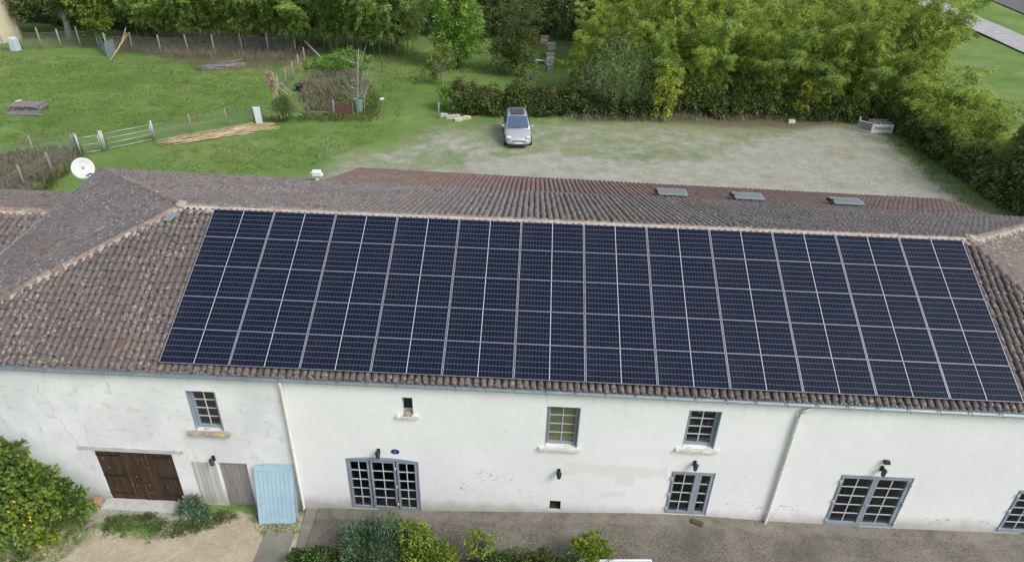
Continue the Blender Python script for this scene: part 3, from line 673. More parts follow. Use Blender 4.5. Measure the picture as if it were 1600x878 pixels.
# plank doors
def boards(name, op, rec, mat, th=.05, label=None):
    x0, x1, z0, z1 = op; m = MB(); m.box(x0+.005, x1-.005, WY+rec, WY+rec+th, z0+.004, z1-.004); o = m.build(name, M[mat], house, bevel=.004)
    if label: o['label'] = label
    return o
gd = boards('garage_door', GA, .06, 'brown_planks', label='dark brown double plank door under the concrete lintel')
hh = MB(); hh.box(-1.49, -1.45, WY+.03, WY+.062, .0, 1.93); hh.build('meeting_strip', M['brown_planks'], gd)
for z in (.25, .95, 1.75):
    for (a, b) in ((-2.56, -1.9), (-1.0, -.40)): s_ = MB(); s_.box(a, b, WY+.045, WY+.059, z-.025, z+.025); s_.build('strap_hinge', M['iron'], gd)
bs = MB()
for i in range(16): x, z = random.uniform(-2.5, -.45), random.choice([.3, .62, .95, 1.3, 1.65])+random.uniform(-.04, .04); bs.box(x-.007, x+.007, WY+.05, WY+.061, z-.007, z+.007)
bs.build('bolts', M['muntin'], gd)
wd = boards('plank_door', WD, .012, 'white_planks', label='worn white plank door left of the grey one'); g2 = boards('plank_door', GD, .07, 'grey_planks', label='silvered grey plank door beside the blue shutters')
k_ = MB(); k_.box(.86, 1.62, WY+.05, WY+.069, .02, .2); k_.build('kick_board', M['grey_planks'], g2)
li_ = MB(); li_.box(-2.93, -.02, WY-.02, WY+.2, 1.99, 2.12); li_.build('lintel', M['lintel'], house, bevel=.006)
th_ = MB(); th_.box(-2.7, -.3, WY-.35, WY+.05, -.05, -.012+.03); th_.build('threshold', M['lintel'], house)
# gutter and down pipes
gu = MB(); prof = [(math.cos(t)*.07, math.sin(t)*.07) for t in np.linspace(math.pi, 2*math.pi, 9)]
def sag(x): return 4.845+.02*math.sin((x-3)/4.0)-.0
gx = np.linspace(-6.95, 24.3, 64); vs = [(x, -4.60+a, sag(x)+b) for x in gx for a, b in prof]; n9 = 9
gu.add(vs, [(i*n9+k, i*n9+k+1, (i+1)*n9+k+1, (i+1)*n9+k) for i in range(63) for k in range(8)], 0, True)
gu.tube([(x, -4.672, sag(x)+.004) for x in gx], .014, 6)
for i in range(42): x = -6.6+i*.74; gu.box(x-.015, x+.015, -4.682, -4.53, sag(x)-.01, sag(x)-.003); gu.box(x-.012, x+.012, -4.684, -4.676, sag(x)-.06, sag(x)+.01)
ggu = gu.build('gutter', M['zinc'], house)
for x, zb in ((3.04, .10), (15.98, .5)):
    p = MB(); dx = -.0 if x < 5 else .22
    p.tube([(x+dx, -4.60, 4.78), (x+dx, -4.60, 4.70), (x, -4.575, 4.56), (x, -4.57, 4.4), (x, -4.57, zb+.05), (x, -4.60, zb)], .045, 10)
    d = p.build('downpipe', M['downpipe'], house)
    for z in (1.2, 2.5, 3.8): q = MB(); q.tube([(x, -4.57, z-.02), (x, -4.57, z+.02)], .055, 10); q.build('bracket', M['downpipe'], d)
# soffit board
sf = MB(); sf.box(-6.95, 24.3, -4.53, -4.3, 4.80, 4.84); sf.build('eave_board', M['lintel'], house)
# roof windows on the lean-to
nL = (LT[1]-LT[0]).cross(LT[3]-LT[0]).normalized(); nL = nL if nL.z > 0 else -nL
eL = (LT[1]-LT[0]).normalized(); dL = nL.cross(eL).normalized(); dL = dL if dL.y > 0 else -dL
M['skyglass'] = NT('skylight_glass').done((.16, .19, .165), .3, 0, None, .4)
M['sky_blue'] = plain('pale_blue_flashing', (.30, .37, .45), .5, .1)
for i, x in enumerate((14.8, 17.85, 21.75)):
    o_ = LT[0]+eL*(x-LT[0].x)+dL*1.28+nL*.08
    f_ = MB(); w, h = .52, .30
    dH = (dL*.55+Vector((0, 1, 0))*.45).normalized(); dH.z += .06; nH = eL.cross(dH).normalized(); nH = nH if nH.z > 0 else -nH
    for (a, b, c, d) in ((-w-.06, -w, -h, h), (w, w+.06, -h, h), (-w-.06, w+.06, -h-.05, -h), (-w-.06, w+.06, h, h+.06)):
        f_.obox(o_+eL*(a+b)/2+dH*(c+d)/2+nH*.04, eL*(b-a)/2, dH*(d-c)/2, nH*.03)
    fr_ = f_.build('skylight', M['sky_blue'], house)
    g_ = MB(); g_.obox(o_+nH*.055+eL*.02, eL*w, dH*h, nH*.012); g_.build('pane', M['skyglass'], fr_)
    b_ = MB(); b_.obox(o_+nL*.05-eL*(w+.13), eL*.045, dL*(h*.95), nL*.06); b_.build('dark_flashing', M['black_trim'], fr_)
# vent cowl behind the back eave
vc = MB(); vc.tube([(.68, 7.3, 4.6), (.68, 7.3, 5.12)], .07, 12); v_ = vc.build('vent_cowl', M['white_paint'], house)
vc = MB(); vc.obox((.68, 7.3, 5.24), (.17, .02, 0), (-.02, .15, 0), (0, 0, .10)); vc.obox((.88, 7.24, 5.2), (.05, .01, .04), (0, .07, .0), (-.03, 0, .06)); vc.obox((.47, 7.3, 5.2), (.04, 0, -.04), (0, .07, .0), (.03, 0, .05)); vc.build('cowl_hood', M['white_paint'], v_, bevel=.03)

# ------------------------------------------------------------------ outbuilding on the left
ob = thing('outbuilding', 'low outbuilding with pale mixed tiles joined to the left end of the farmhouse', 'building')
OL = [Vector((-24, 5.75, 4.25)), Vector((-7.98, 5.65, 4.25)), Vector((-7.2, -2.4, 1.95)), Vector((-24, -2.4, 1.95))]
O1 = G(0, 326, 4.2); O2 = G(75, 329, 4.2)
yo = (O1.y+O2.y)/2
OL = [Vector((-24, yo, 4.2)), Vector((-8.1, yo, 4.2)), Vector((-7.25, yo-7.0, 1.95)), Vector((-24, yo-7, 1.95))]
orf = tiled('roof', OL, Vector((0, -1, -.32)), M['tile_pale'], ob, seed=21, pitch=.24, row=.42, amp=.08, messy=.02)
OB2 = [OL[1], OL[0], Vector((-24, yo+5, 2.6)), Vector((-8.3, yo+5, 2.6))]
OB2[0] = Vector((-8.35, yo, 4.2))
tiled('roof', OB2, Vector((0, 1, -.32)), M['tile_pale'], ob, seed=22, pitch=.24, row=.42, amp=.08)
ridge_run('ridge_tiles', OL[0], OL[1]+Vector((-.2, 0, 0)), orf, 23, .12)
m = MB(); m.add([(-24, yo-6.8, -.3), (-7.3, yo-6.8, -.3), (-7.3, yo-6.8, 1.95), (-24, yo-6.8, 1.95)], [(0, 1, 2, 3)]); m.add([(-24, yo+4.8, -.3), (-8.3, yo+4.8, -.3), (-8.3, yo+4.8, 2.6), (-24, yo+4.8, 2.6)], [(0, 1, 2, 3)])
m.add([(-23.9, yo-6.8, -.3), (-23.9, yo+4.8, -.3), (-23.9, yo+4.8, 2.55), (-23.9, yo, 4.1), (-23.9, yo-6.8, 1.9)], [(0, 1, 2, 3, 4)]); m.build('wall', M['wall'], ob)
# ------------------------------------------------------------------ solar panels
PU, PV = 1.775, .9814; PW, PH = 1.754, .973
O0 = Vector((0, 0, 7.17)); eu = Vector((1, 0, 0)); ed = Vector((0, -math.cos(R(25)), -math.sin(R(25)))); en = Vector((0, -math.sin(R(25)), math.cos(R(25))))
fm = MB(); w = .024
v_ = .008; w = .017; fm.box(0, PW, 0, v_, -.035, 0); fm.box(0, PW, PH-v_, PH, -.035, 0); fm.box(0, w, v_, PH-v_, -.035, 0); fm.box(PW-w, PW, v_, PH-v_, -.035, 0)
frame_me = fm.mesh('frame', M['alu'])
cm = MB(); cm.box(w, PW-w, v_, PH-v_, -.012, -.006); cell_me = cm.mesh('cells', M['cells'])
# centre the cell object on the panel's middle so its pattern is symmetric
cell_me2 = cell_me; 
for v in cell_me2.vertices: v.co.x -= PW/2; v.co.y -= .019
bar = MB(); bar.box(PW/2-.009, PW/2+.009, v_, PH-v_, -.005, -.0035); bar_me = bar.mesh('centre_bar', M['backsheet_bar'])
ORD = ['first', 'second', 'third', 'fourth', 'fifth', 'sixth', 'seventh', 'eighth', 'ninth', 'tenth', 'eleventh', 'twelfth']
ROW = ['top row, just under the ridge', 'second row from the ridge', 'middle row', 'second row up from the gutter', 'bottom row, nearest the gutter']
for j in range(5):
    for i in range(12):
        p = O0+eu*(PU*i)+ed*(PV*j)
        t = bpy.data.objects.new('solar_panel', None); COL.objects.link(t); t.empty_display_size = .2
        jz = random.uniform(-.002, .002)
        ex = (eu+en*random.uniform(-.0015, .0015)).normalized(); ez = en; ey = ez.cross(ex).normalized(); ey = -ey if ey.dot(ed) < 0 else ey
        # local axes: x along the ridge, y down the slope, z = -(x cross y) handled by flipping: use right-handed set
        zz = ex.cross(ey)
        t.matrix_world = Matrix(((ex.x, ey.x, zz.x, p.x), (ex.y, ey.y, zz.y, p.y), (ex.z, ey.z, zz.z, p.z), (0, 0, 0, 1)))
        tag(t, 'dark blue solar panel, %s from the left in the %s' % (ORD[i], ROW[j]), 'solar panel', 'solar panels on the farmhouse roof')
        a = link('frame', frame_me, t); b = link('cells', cell_me2, t); b.location = (PW/2, .019, 0); c = link('centre_bar', bar_me, t)
        # zz points into the roof: mirror the layers outwards
        a.scale.z = b.scale.z = c.scale.z = -1
rails = MB()
for j in range(5):
    for f in (.25, .75):
        q = O0+ed*(PV*(j+f)); rails.obox(q+eu*(PU*6)-en*.055, eu*(PU*6), ed*.02, en*.018)
ra_ = thing('mounting_rails', 'aluminium rails under the solar array on the front roof slope', 'rail'); rails.build('rail', M['alu'], ra_)
# ------------------------------------------------------------------ satellite dish
dc = G(129.5, 263, 4.95)
sd_ = thing('satellite_dish', 'round white satellite dish on the left back corner of the farmhouse eave', 'satellite dish', (-8.25, 7.3, 4.86))
def rel(o, p): return Vector(p)-Vector(o.location)
def rebase(ob_, parent):
    ob_.location = -Vector(parent.location); return ob_
fw = (CAM-dc); fw.z *= .45; fw.normalize(); sx = fw.cross(Vector((0, 0, 1))).normalized(); sz = sx.cross(fw)
m = MB(); rings = 8; n = 36; vs = [dc]
for i in range(1, rings+1):
    r = .41*i/rings
    for k in range(n): t = 2*math.pi*k/n; vs.append(dc+sx*(r*math.cos(t))+sz*(r*1.04*math.sin(t))+fw*(.4*r*r))
fs = [(0, 1+k, 1+(k+1) % n) for k in range(n)]+[(1+(i-1)*n+k, 1+(i-1)*n+(k+1) % n, 1+i*n+(k+1) % n, 1+i*n+k) for i in range(1, rings) for k in range(n)]
m.add(vs, fs, 0, True); r_ = m.build('reflector', M['dish'], None); so = r_.modifiers.new('s', 'SOLIDIFY'); so.thickness = .015; r_.parent = sd_; rebase(r_, sd_)
m = MB(); m.tube([dc-sz*.40+fw*.07, dc-sz*.34+fw*.30, dc-sz*.12+fw*.42], .014, 6); m.obox(dc-sz*.08+fw*.42, sx*.035, sz*.05, fw*.045); a_ = m.build('feed_arm', M['white_paint'], sd_); rebase(a_, sd_)
m = MB(); m.tube([Vector((-8.2, 7.25, 4.80)), Vector((-8.5, 7.4, 4.78)), dc-fw*.06-sz*.34, dc-fw*.05], .03, 8); m.obox(dc-fw*.06, sx*.08, sz*.1, fw*.03); a_ = m.build('mount', M['iron'], sd_); rebase(a_, sd_)
# ------------------------------------------------------------------ wall lanterns and plaque
def lantern(x, z, label, s=.88, bracket=True):
    t = thing('wall_lantern', label, 'wall lamp', (x, WY, z), 0, 'black lanterns on the farmhouse wall')
    b = MB(); w = .055*s
    b.lathe([(0, .13*s), (.02*s, .12*s), (.085*s, .075*s), (.085*s, .06*s)], (0, -.14, 0), 6); b.lathe([(.055*s, -.13*s), (.035*s, -.16*s), (0, -.17*s)], (0, -.14, 0), 6)
    for k in range(6):
        a = math.pi*k/3; b.bar((w*1.35*math.cos(a), -.14+w*1.35*math.sin(a), .065*s), (w*.95*math.cos(a), -.14+w*.95*math.sin(a), -.13*s), .012)
    if bracket: b.bar((0, -.002, .02), (0, -.09, .1*s), .02); b.box(-.04, .04, -.02, -.002, -.09, .09)
    b.build('frame', M['iron'], t); g = MB(); g.lathe([(w*1.25, .06*s), (w*.88, -.13*s)], (0, -.14, 0), 6); g.build('lantern_pane', M['lantern_glass'], t); return t
lantern(5.34, 2.47, 'black lantern left of the blue oval plaque above the three part door')
lantern(10.17, 2.05, 'black lantern low on the wall under the middle upper window')
lantern(13.71, 2.60, 'black lantern above the narrow french door')
lantern(18.54, 2.74, 'black lantern with a second black fitting over it, above the right double door')
t = lantern(.78, 1.90, 'black lantern above the joint of the white and grey plank doors')
f2 = thing('wall_spotlight', 'small black fitting on the wall just above the right hand lantern', 'wall lamp', (18.56, WY, 3.02))
m = MB(); m.obox((0, -.07, 0), (.075, 0, 0), (0, .05, -.02), (0, .02, .045)); m.build('head', M['iron'], f2, bevel=.012); m = MB(); m.box(-.02, .02, -.03, -.001, -.03, .03); m.build('bracket', M['iron'], f2)
pl = thing('name_plaque', 'dark blue oval enamel plaque beside the lantern over the three part door', 'sign', (5.78, WY, 2.475))
def oval(rx, rz_, y, n=28, th=.01):
    m = MB(); vs = [(rx*math.cos(2*math.pi*k/n), y-th, rz_*math.sin(2*math.pi*k/n)) for k in range(n)]+[(rx*math.cos(2*math.pi*k/n), y, rz_*math.sin(2*math.pi*k/n)) for k in range(n)]
    return m.add(vs, [tuple(range(n))]+[(k, (k+1) % n, n+(k+1) % n, n+k) for k in range(n)])
oval(.115, .085, -.001).build('plate', M['plaque'], pl)
m = MB()
for (a, b) in (((-.03, .02), (.03, .02)), ((-.035, 0), (.035, 0)), ((-.025, -.02), (.025, -.02))): m.box(a[0], b[0], -.0135, -.0115, a[1]-.006, a[1]+.006)
m.build('marking', plain('worn_white_marking', (.3, .32, .5), .5), pl)
# ------------------------------------------------------------------ blue shutters leaning on the wall
def shutter(name, label, b0, b1, top_z, top_y, H=None, w_extra=0):
    b0, b1 = Vector(b0), Vector(b1); ex = (b1-b0); W = ex.length; ex.normalize()
    top = Vector((b0.x, top_y, top_z)); ez = (top-b0); ez -= ex*ez.dot(ex); H = ez.length; ez.normalize(); ey = ez.cross(ex).normalized()
    t = bpy.data.objects.new(name, None); COL.objects.link(t); tag(t, label, 'shutter', 'loose blue shutters')
    t.matrix_world = Matrix(((ex.x, ey.x, ez.x, b0.x), (ex.y, ey.y, ez.y, b0.y), (ex.z, ey.z, ez.z, b0.z), (0, 0, 0, 1)))
    m = MB(); n = 9; pw = W/n
    for i in range(n): m.box(i*pw+.003, (i+1)*pw-.003, -.014, .014, .0+random.uniform(0, .004), H)
    m.box(.002, W-.002, .0, .013, .01, H-.01); m.build('boards', M['blue'], t, bevel=.003)
    s = -1 
    for z in (.06, H-.10):
        q = MB(); q.box(.01, W-.01, -.034, -.0145, z-.05, z+.05); q.build('rail', M['blue'], t, bevel=.004)
    q = MB(); q.box(.08, .2, -.028, -.015, H*.36, H*.36+.03); q.box(.17, .20, -.05, -.028, H*.36-.01, H*.36+.04); q.build('latch', M['lintel'], t)
    for z in (H*.18, H*.5, H*.85): q = MB(); q.box(W-.09, W-.02, -.022, -.015, z-.02, z+.02); q.build('hinge_plate', M['blue'], t)
    return t
shutter('shutter', 'large sky blue boarded shutter leaning against the wall, the front one', G(405, 818), G(463, 817), 1.76, -4.60)
bb0, bb1 = G(420, 806), G(469, 806)
shutter('shutter', 'sky blue shutter mostly hidden behind the front blue shutter', (2.15, -4.80, 0), (2.93, -4.78, 0), 1.80, -4.56)
# slab of terracotta and the brown block
t = thing('terracotta_slab', 'terracotta slab propped against the wall left of the brown doors', 'slab', (-2.82, -4.72, 0), .1)
m = MB(); m.obox((0, 0, .13), (.11, 0, 0), (0, .02, 0), (0, .05, .13)); m.box(-.09, .09, -.06, .0, .0, .03); m.build('slab', M['terracotta'], t, bevel=.005)
t = tag(MB().build('brown_block', M['brown_block']), 'small dark brown wooden block on the terrace at the narrow french door', 'block')
t.data = (lambda m: m.obox((0, 0, .035), (.15, -.06, 0), (.03, .065, 0), (0, 0, .035)).mesh('brown_block', M['brown_block']))(MB()); t.location = (14.05, -4.78, .565)
# trough rim in the foreground
p0, p1 = G(905, 873, .78), G(1018, 873, .78)
t = thing('stone_trough', 'pale rectangular trough rim at the bottom edge of the photo on the terrace', 'trough', (p0.x, p0.y, .5), math.atan2(p1.y-p0.y, p1.x-p0.x))
L_ = (p1-p0).length; m = MB(); m.box(0, L_, -.05, 0, 0, .28); m.box(0, L_, -.55, -.50, 0, .28); m.box(0, .05, -.5, -.05, 0, .28); m.box(L_-.05, L_, -.5, -.05, 0, .28); m.build('rim', M['white_paint'], t, bevel=.008)
m = MB(); m.box(.05, L_-.05, -.5, -.05, .0, .2); m.build('soil', plain('dark_soil', (.06, .045, .03), .95), t)
# ------------------------------------------------------------------ car
fc = G(811, 228); car = thing('parked_car', 'silver people carrier with dark sunroof parked nose out in front of the hedge', 'car', (fc.x-.02, fc.y-.65, gz(fc.x, fc.y+2)), .085)
st = [(0, .60, .30, .56), (.06, .70, .22, .66), (.2, .79, .2, .74), (.5, .84, .2, .86), (.95, .865, .2, .985), (1.2, .87, .2, 1.03), (2.2, .875, .2, 1.05), (3.3, .87, .2, 1.06), (3.9, .85, .22, 1.06), (4.15, .80, .25, .98), (4.28, .68, .32, .80)]
vs = []; K = 11
for y, w_, zb, zt in st:
    pr = [(-w_*.93, zb), (-w_, zb+.16), (-w_, zt-.18), (-w_*.93, zt-.06), (-w_*.72, zt), (0, zt+.035), (w_*.72, zt), (w_*.93, zt-.06), (w_, zt-.18), (w_, zb+.16), (w_*.93, zb)]
    vs += [(x, y, z) for x, z in pr]
fs = [(i*K+k, (i+1)*K+k, (i+1)*K+k+1, i*K+k+1) for i in range(len(st)-1) for k in range(K-1)]+[(i*K+K-1, (i+1)*K+K-1, (i+1)*K, i*K) for i in range(len(st)-1)]+[tuple(range(K)), tuple((len(st)-1)*K+k for k in range(K-1, -1, -1))]
m = MB(); m.add(vs, fs, 0, True); body = m.build('body', M['silver'], car); sb = body.modifiers.new('s', 'SUBSURF'); sb.levels = sb.render_levels = 1
# greenhouse
gs = [(1.02, .78, .74, 1.0, 1.04), (1.45, .80, .70, 1.0, 1.30), (1.95, .80, .62, 1.0, 1.55), (2.5, .80, .61, 1.0, 1.62), (3.3, .79, .60, 1.0, 1.61), (3.75, .76, .58, 1.0, 1.54), (4.12, .72, .62, .98, 1.06)]
vs = []; K2 = 7
for y, wb, wt, zb, zt in gs: vs += [(-wb, y, zb), (-(wb*.4+wt*.6), y, zb+(zt-zb)*.6), (-wt, y, zt-.03), (0, y, zt), (wt, y, zt-.03), ((wb*.4+wt*.6), y, zb+(zt-zb)*.6), (wb, y, zb)]
fs = [(i*K2+k, (i+1)*K2+k, (i+1)*K2+k+1, i*K2+k+1) for i in range(len(gs)-1) for k in range(K2-1)]+[tuple(range(K2)), tuple((len(gs)-1)*K2+k for k in range(K2-1, -1, -1))]
m = MB(); m.add(vs, fs, 0, True); cab = m.build('cabin', M['silver'], car)
def quadpart(name, pts, mat, off=(0, 0, 0), th=.012, par=car):
    m = MB(); p = [Vector(q)+Vector(off) for q in pts]; nn = (p[1]-p[0]).cross(p[2]-p[1]).normalized()
    m.add(p+[q-nn*th for q in p], [tuple(range(len(p))), tuple(range(2*len(p)-1, len(p)-1, -1))]+[(i, i+len(p), (i+1) % len(p)+len(p), (i+1) % len(p)) for i in range(len(p))]); return m.build(name, M[mat], par)
ws = quadpart('windscreen', [(-.70, 1.03, 1.045), (0, .99, 1.06), (.70, 1.03, 1.045), (.585, 1.90, 1.535), (0, 1.90, 1.565), (-.585, 1.90, 1.535)], 'car_glass', (0, -.012, .018))
quadpart('wiper', [(-.45, .98, 1.085), (.1, .97, 1.10), (.1, .99, 1.112), (-.45, 1.0, 1.10)], 'black_trim'); quadpart('sunroof', [(-.45, 2.08, 1.615), (.45, 2.08, 1.615), (.45, 3.15, 1.635), (-.45, 3.15, 1.635)], 'sunroof_glass', (0, 0, .012))
for s in (-1, 1):
    quadpart('side_window', [(s*.818, 1.5, 1.08), (s*.822, 2.42, 1.08), (s*.66, 2.42, 1.52), (s*.675, 1.98, 1.49)][::s], 'car_glass', (s*.008, 0, 0)); quadpart('side_window', [(s*.822, 2.50, 1.08), (s*.815, 3.35, 1.08), (s*.65, 3.25, 1.52), (s*.66, 2.5, 1.53)][::s], 'car_glass', (s*.008, 0, 0))
    quadpart('side_window', [(s*.812, 3.43, 1.10), (s*.78, 3.9, 1.12), (s*.66, 3.68, 1.46), (s*.65, 3.33, 1.5)][::s], 'car_glass', (s*.008, 0, 0))
    h = MB(); h.obox((s*.61, .13, .735), (.13, -.0, 0), (0, .13, .03), (0, -.03, .055)); hl = h.build('headlight', M['lamp_lens'], car, bevel=.03)
    mr = MB(); mr.obox((s*.95, 1.42, 1.06), (.09, 0, 0), (0, .05, 0), (0, .01, .065)); mi = mr.build('wing_mirror', M['silver'], car, bevel=.025)
    tl = MB(); tl.box(s*.70-.05, s*.70+.05, 4.1, 4.2, .80, .98); tl.build('tail_light', plain('red_lens', (.35, .02, .02), .3) if s < 0 else M['rust'], car)
    for y in (.82, 3.42):
        wm = MB(); wm.tube([(s*.70, y, .31), (s*.885, y, .31)], .31, 24); wh = wm.build('wheel', M['tyre'], car, bevel=.02); rm = MB(); rm.tube([(s*.87, y, .31), (s*.893, y, .31)], .19, 16); rm.build('rim', M['rim'], wh)
m = MB(); m.obox((0, .035, .52), (.42, 0, 0), (0, .03, 0), (0, -.01, .035)); m.build('grille', M['black_trim'], car, bevel=.01); m = MB(); m.obox((0, -.0, .28), (.55, 0, 0), (0, .04, 0), (0, 0, .035)); m.build('lower_grille', M['black_trim'], car, bevel=.01)
m = MB(); m.obox((0, -.015, .41), (.26, 0, 0), (0, .008, 0), (0, 0, .055)); pl_ = m.build('number_plate', M['plate'], car)
m = MB(); m.obox((0, .02, .66), (.07, 0, 0), (0, .01, 0), (0, .01, .02)); m.build('badge', M['lamp_lens'], car)
# ------------------------------------------------------------------ painted board crate with lettering
pc = G(1372, 208); t = thing('parking_sign_crate', 'white painted open box with the word PARKING at the right end of the gravel yard', 'sign box', (pc.x, pc.y, 0), .04)
W_, H_, D_ = 1.55, .62, .85
m = MB(); m.box(-W_*.35, W_*.62, -.03, .0, .10, H_); m.build('front_board', M['hive_white'], t); m = MB(); m.box(-W_*.35, W_*.62, -.06, -.032, .0, .12); m.build('bottom_rail', M['white_paint'], t)
m = MB(); m.obox((-W_*.35-.35, .28, .36), (.36, -.3, 0), (.02, .025, 0), (0, 0, .34)); m.build('side_board', M['wood_grey'], t)
m = MB(); m.obox((-W_*.35-.35, .24, .68), (.37, -.31, 0), (.03, .03, 0), (0, 0, .02)); m.obox((-W_*.35-.35, .24, .06), (.37, -.31, 0), (.03, .03, 0), (0, 0, .03)); m.bar((-W_*.35-.7, .57, 0), (-W_*.35-.7, .57, .95), .05); m.bar((-W_*.35, -.05, 0), (-W_*.35, -.05, .68), .05); m.build('frame', M['white_paint'], t)
m = MB(); m.box(-W_*.3, W_*.6, D_-.03, D_, .0, H_+.1); m.box(W_*.59, W_*.62, .0, D_, 0, H_); m.build('back_board', M['wood_grey'], t)
for k in range(4): m = MB(); m.box(-.35+k*.34, -.1+k*.34, .15, .5, .4, H_+.06); m.build('packing_piece', M['wood_grey'], t, bevel=.02)
def lettering(txt, size, mat, parent, loc, rot):
    cu = bpy.data.curves.new('lettering', 'FONT'); cu.body = txt; cu.size = size; cu.extrude = .003; cu.align_x = 'CENTER'; cu.align_y = 'CENTER'
    tmp = bpy.data.objects.new('tmp', cu); COL.objects.link(tmp); bpy.context.view_layer.update()
    me = bpy.data.meshes.new_from_object(tmp.evaluated_get(bpy.context.evaluated_depsgraph_get())); bpy.data.objects.remove(tmp); me.materials.clear(); me.materials.append(mat)
    o = link('lettering', me, parent); o.location = loc; o.rotation_euler = rot; return o
lettering('PARKING', .27, M['black_letter'], t, (.22, -.037, .33), (R(90), 0, 0))
# ------------------------------------------------------------------ beehives
def hive(u, v, cols, label, w=.5, h=.32, n=2, rz=0):
    w *= 1.15
    p = G(u, v); t = thing('beehive', label, 'beehive', (p.x, p.y, 0), rz, 'beehives at the edge of the trees')
    m = MB(); m.box(-w/2-.03, w/2+.03, -w/2, w/2, 0, .18); m.build('stand', M['wood_grey'], t); z = .18
    for k in range(n): m = MB(); m.box(-w/2+.01*k, w/2-.01*k, -w/2, w/2, z+.004, z+h-.004); m.build('box', M[cols[k % len(cols)]], t, bevel=.01); z += h
    m = MB(); m.box(-w/2-.03, w/2+.03, -w/2-.03, w/2+.03, z, z+.09); m.build('lid', M['hive_grey'], t, bevel=.01); m = MB(); m.box(-.15, .15, -w/2-.006, -w/2-.001, .19, .22); m.build('entrance', M['black_trim'], t)
hive(850, 74, ['hive_orange', 'hive_pale'], 'ochre wooden beehive with a grey lid, farthest back of the hives', .6, .38)
hive(861, 87, ['hive_grey', 'hive_pale'], 'grey and pale beehive standing second from the back', .62, .42)
hive(859.5, 101, ['hive_pale', 'hive_white'], 'pale wooden beehive with flat grey lid beside the white board', .6, .34)
hive(857.5, 112, ['hive_grey'], 'small low grey beehive nearest the hedge', .42, .35, 1, .3)
p = G(845, 99); t = thing('low_bench', 'low pale board on blocks left of the hives', 'bench', (p.x, p.y, 0), -.1); m = MB(); m.box(-.6, .6, -.15, .15, .2, .27); m.build('board', M['hive_white'], t); m = MB(); m.box(-.5, -.3, -.12, .12, 0, .2); m.box(.3, .5, -.12, .12, 0, .2); m.build('blocks', M['lintel'], t)
# ------------------------------------------------------------------ fences, gates
def post_mesh(h, r=.06):
    m = MB(); m.tube([(0, 0, -.1), (.01, 0, h*.5), (0, .01, h-.03), (0, .01, h)], [r, r*.95, r*.9, r*.6], 7); return m
def fence(name, label, pts, h, r, matw='wire', closed=False, group=None, wire=True, pm='post', jitter=.04):
    t = thing(name, label, 'fence', (0, 0, 0), 0, group)
    for (x, y) in pts:
        m = post_mesh(h*random.uniform(.92, 1.08), r); o = m.build('post', M[pm], t); o.location = (x, y, gz(x, y)); o.rotation_euler = (random.uniform(-jitter, jitter), random.uniform(-jitter, jitter), random.uniform(0, 3))
    if wire:
        m = MB()
        for a, b in zip(pts, pts[1:]):
            n = 4; q = [(a[0]+(b[0]-a[0])*k/n, a[1]+(b[1]-a[1])*k/n) for k in range(n+1)]
            for (x0, y0), (x1, y1) in zip(q, q[1:]): m.add([(x0, y0, gz(x0, y0)), (x1, y1, gz(x1, y1)), (x1, y1, gz(x1, y1)+h*.8), (x0, y0, gz(x0, y0)+h*.8)], [(0, 1, 2, 3)])
        m.build('wire_netting', M[matw], t)
        m = MB()
        for a, b in zip(pts, pts[1:]):
            for f in (.8, .45): m.bar((a[0], a[1], h*f+gz(*a)), (b[0], b[1], h*f+gz(*b)), .007)
        m.build('strand', M['galv'], t)
    return t
gxy = lambda *l: [tuple(G(u, v))[:2] for u, v in l]
fence('paddock_fence', 'wire fence on grey wooden posts along the back of the paddock', gxy((8, 80), (37, 77), (67, 78), (97, 76), (127, 75), (155, 76), (170, 85), (208, 82), (252, 86), (295, 84), (335, 84), (379, 82), (420, 84), (462, 84)), 1.75, .08)
fence('paddock_fence', 'short run of pale posts running up the right side of the paddock', gxy((437, 148), (448, 136), (459, 125), (467.5, 114.5), (477.5, 103)), 1.5, .07)
fence('paddock_fence', 'green netting fence from the tubular gate to the pampas grass', gxy((243, 218), (300, 207), (355, 196), (398, 192)), 1.2, .055, 'wire_green')
fence('field_fence', 'overgrown wire fence with three leaning posts at the left edge of the photo', gxy((-30, 262), (54, 241), (118, 238)), 1.15, .06)
fence('field_fence', 'overgrown nearer wire fence in the dry weeds left of the dish', gxy((-20, 330), (39.5, 296), (84, 273), (124, 241)), 1.4, .065)
fence('garden_post', 'single grey post at the front of the dry vegetable plot', gxy((522, 183)), 1.25, .06, wire=False)
fence('garden_post', 'grey post at the left end of the hedge beside the pale stones', gxy((685, 185)), 1.1, .07, wire=False)
def gate(a, b, h, bars, label, braces=True, netted=False):
    a, b = Vector(a), Vector(b); t = thing('field_gate', label, 'gate', a, 0); d = b-a; L = d.length; d.normalize()
    m = MB()
    for z in np.linspace(.12, h, bars): m.tube([(d*.12)+Vector((0, 0, z)), d*(L-.12)+Vector((0, 0, z))], .026, 6)
    for s in (.12, L-.12, L*.5 if braces else .12): m.tube([d*s+Vector((0, 0, .1)), d*s+Vector((0, 0, h+.02))], .03, 6)
    m.build('bars', M['galv'], t)
    for s in (0, L): m = MB(); m.tube([d*s+Vector((0, 0, -.1)), d*s+Vector((0, 0, h+.25))], .065, 8); m.build('post', M['galv'], t)
    if netted: m = MB(); q = d*(L-.12); p = d*.12; m.add([p+Vector((0, 0, .1)), q+Vector((0, 0, .1)), q+Vector((0, 0, h)), p+Vector((0, 0, h))], [(0, 1, 2, 3)]); o = m.build('netting', M['wire'], t)
gate(G(166, 236), G(242, 220), 1.05, 4, 'galvanised tubular field gate with four rails next to the cane pile', False)
gate(G(127, 243), G(163, 237), 1.05, 3, 'smaller netted steel gate left of the tubular gate', False, True)
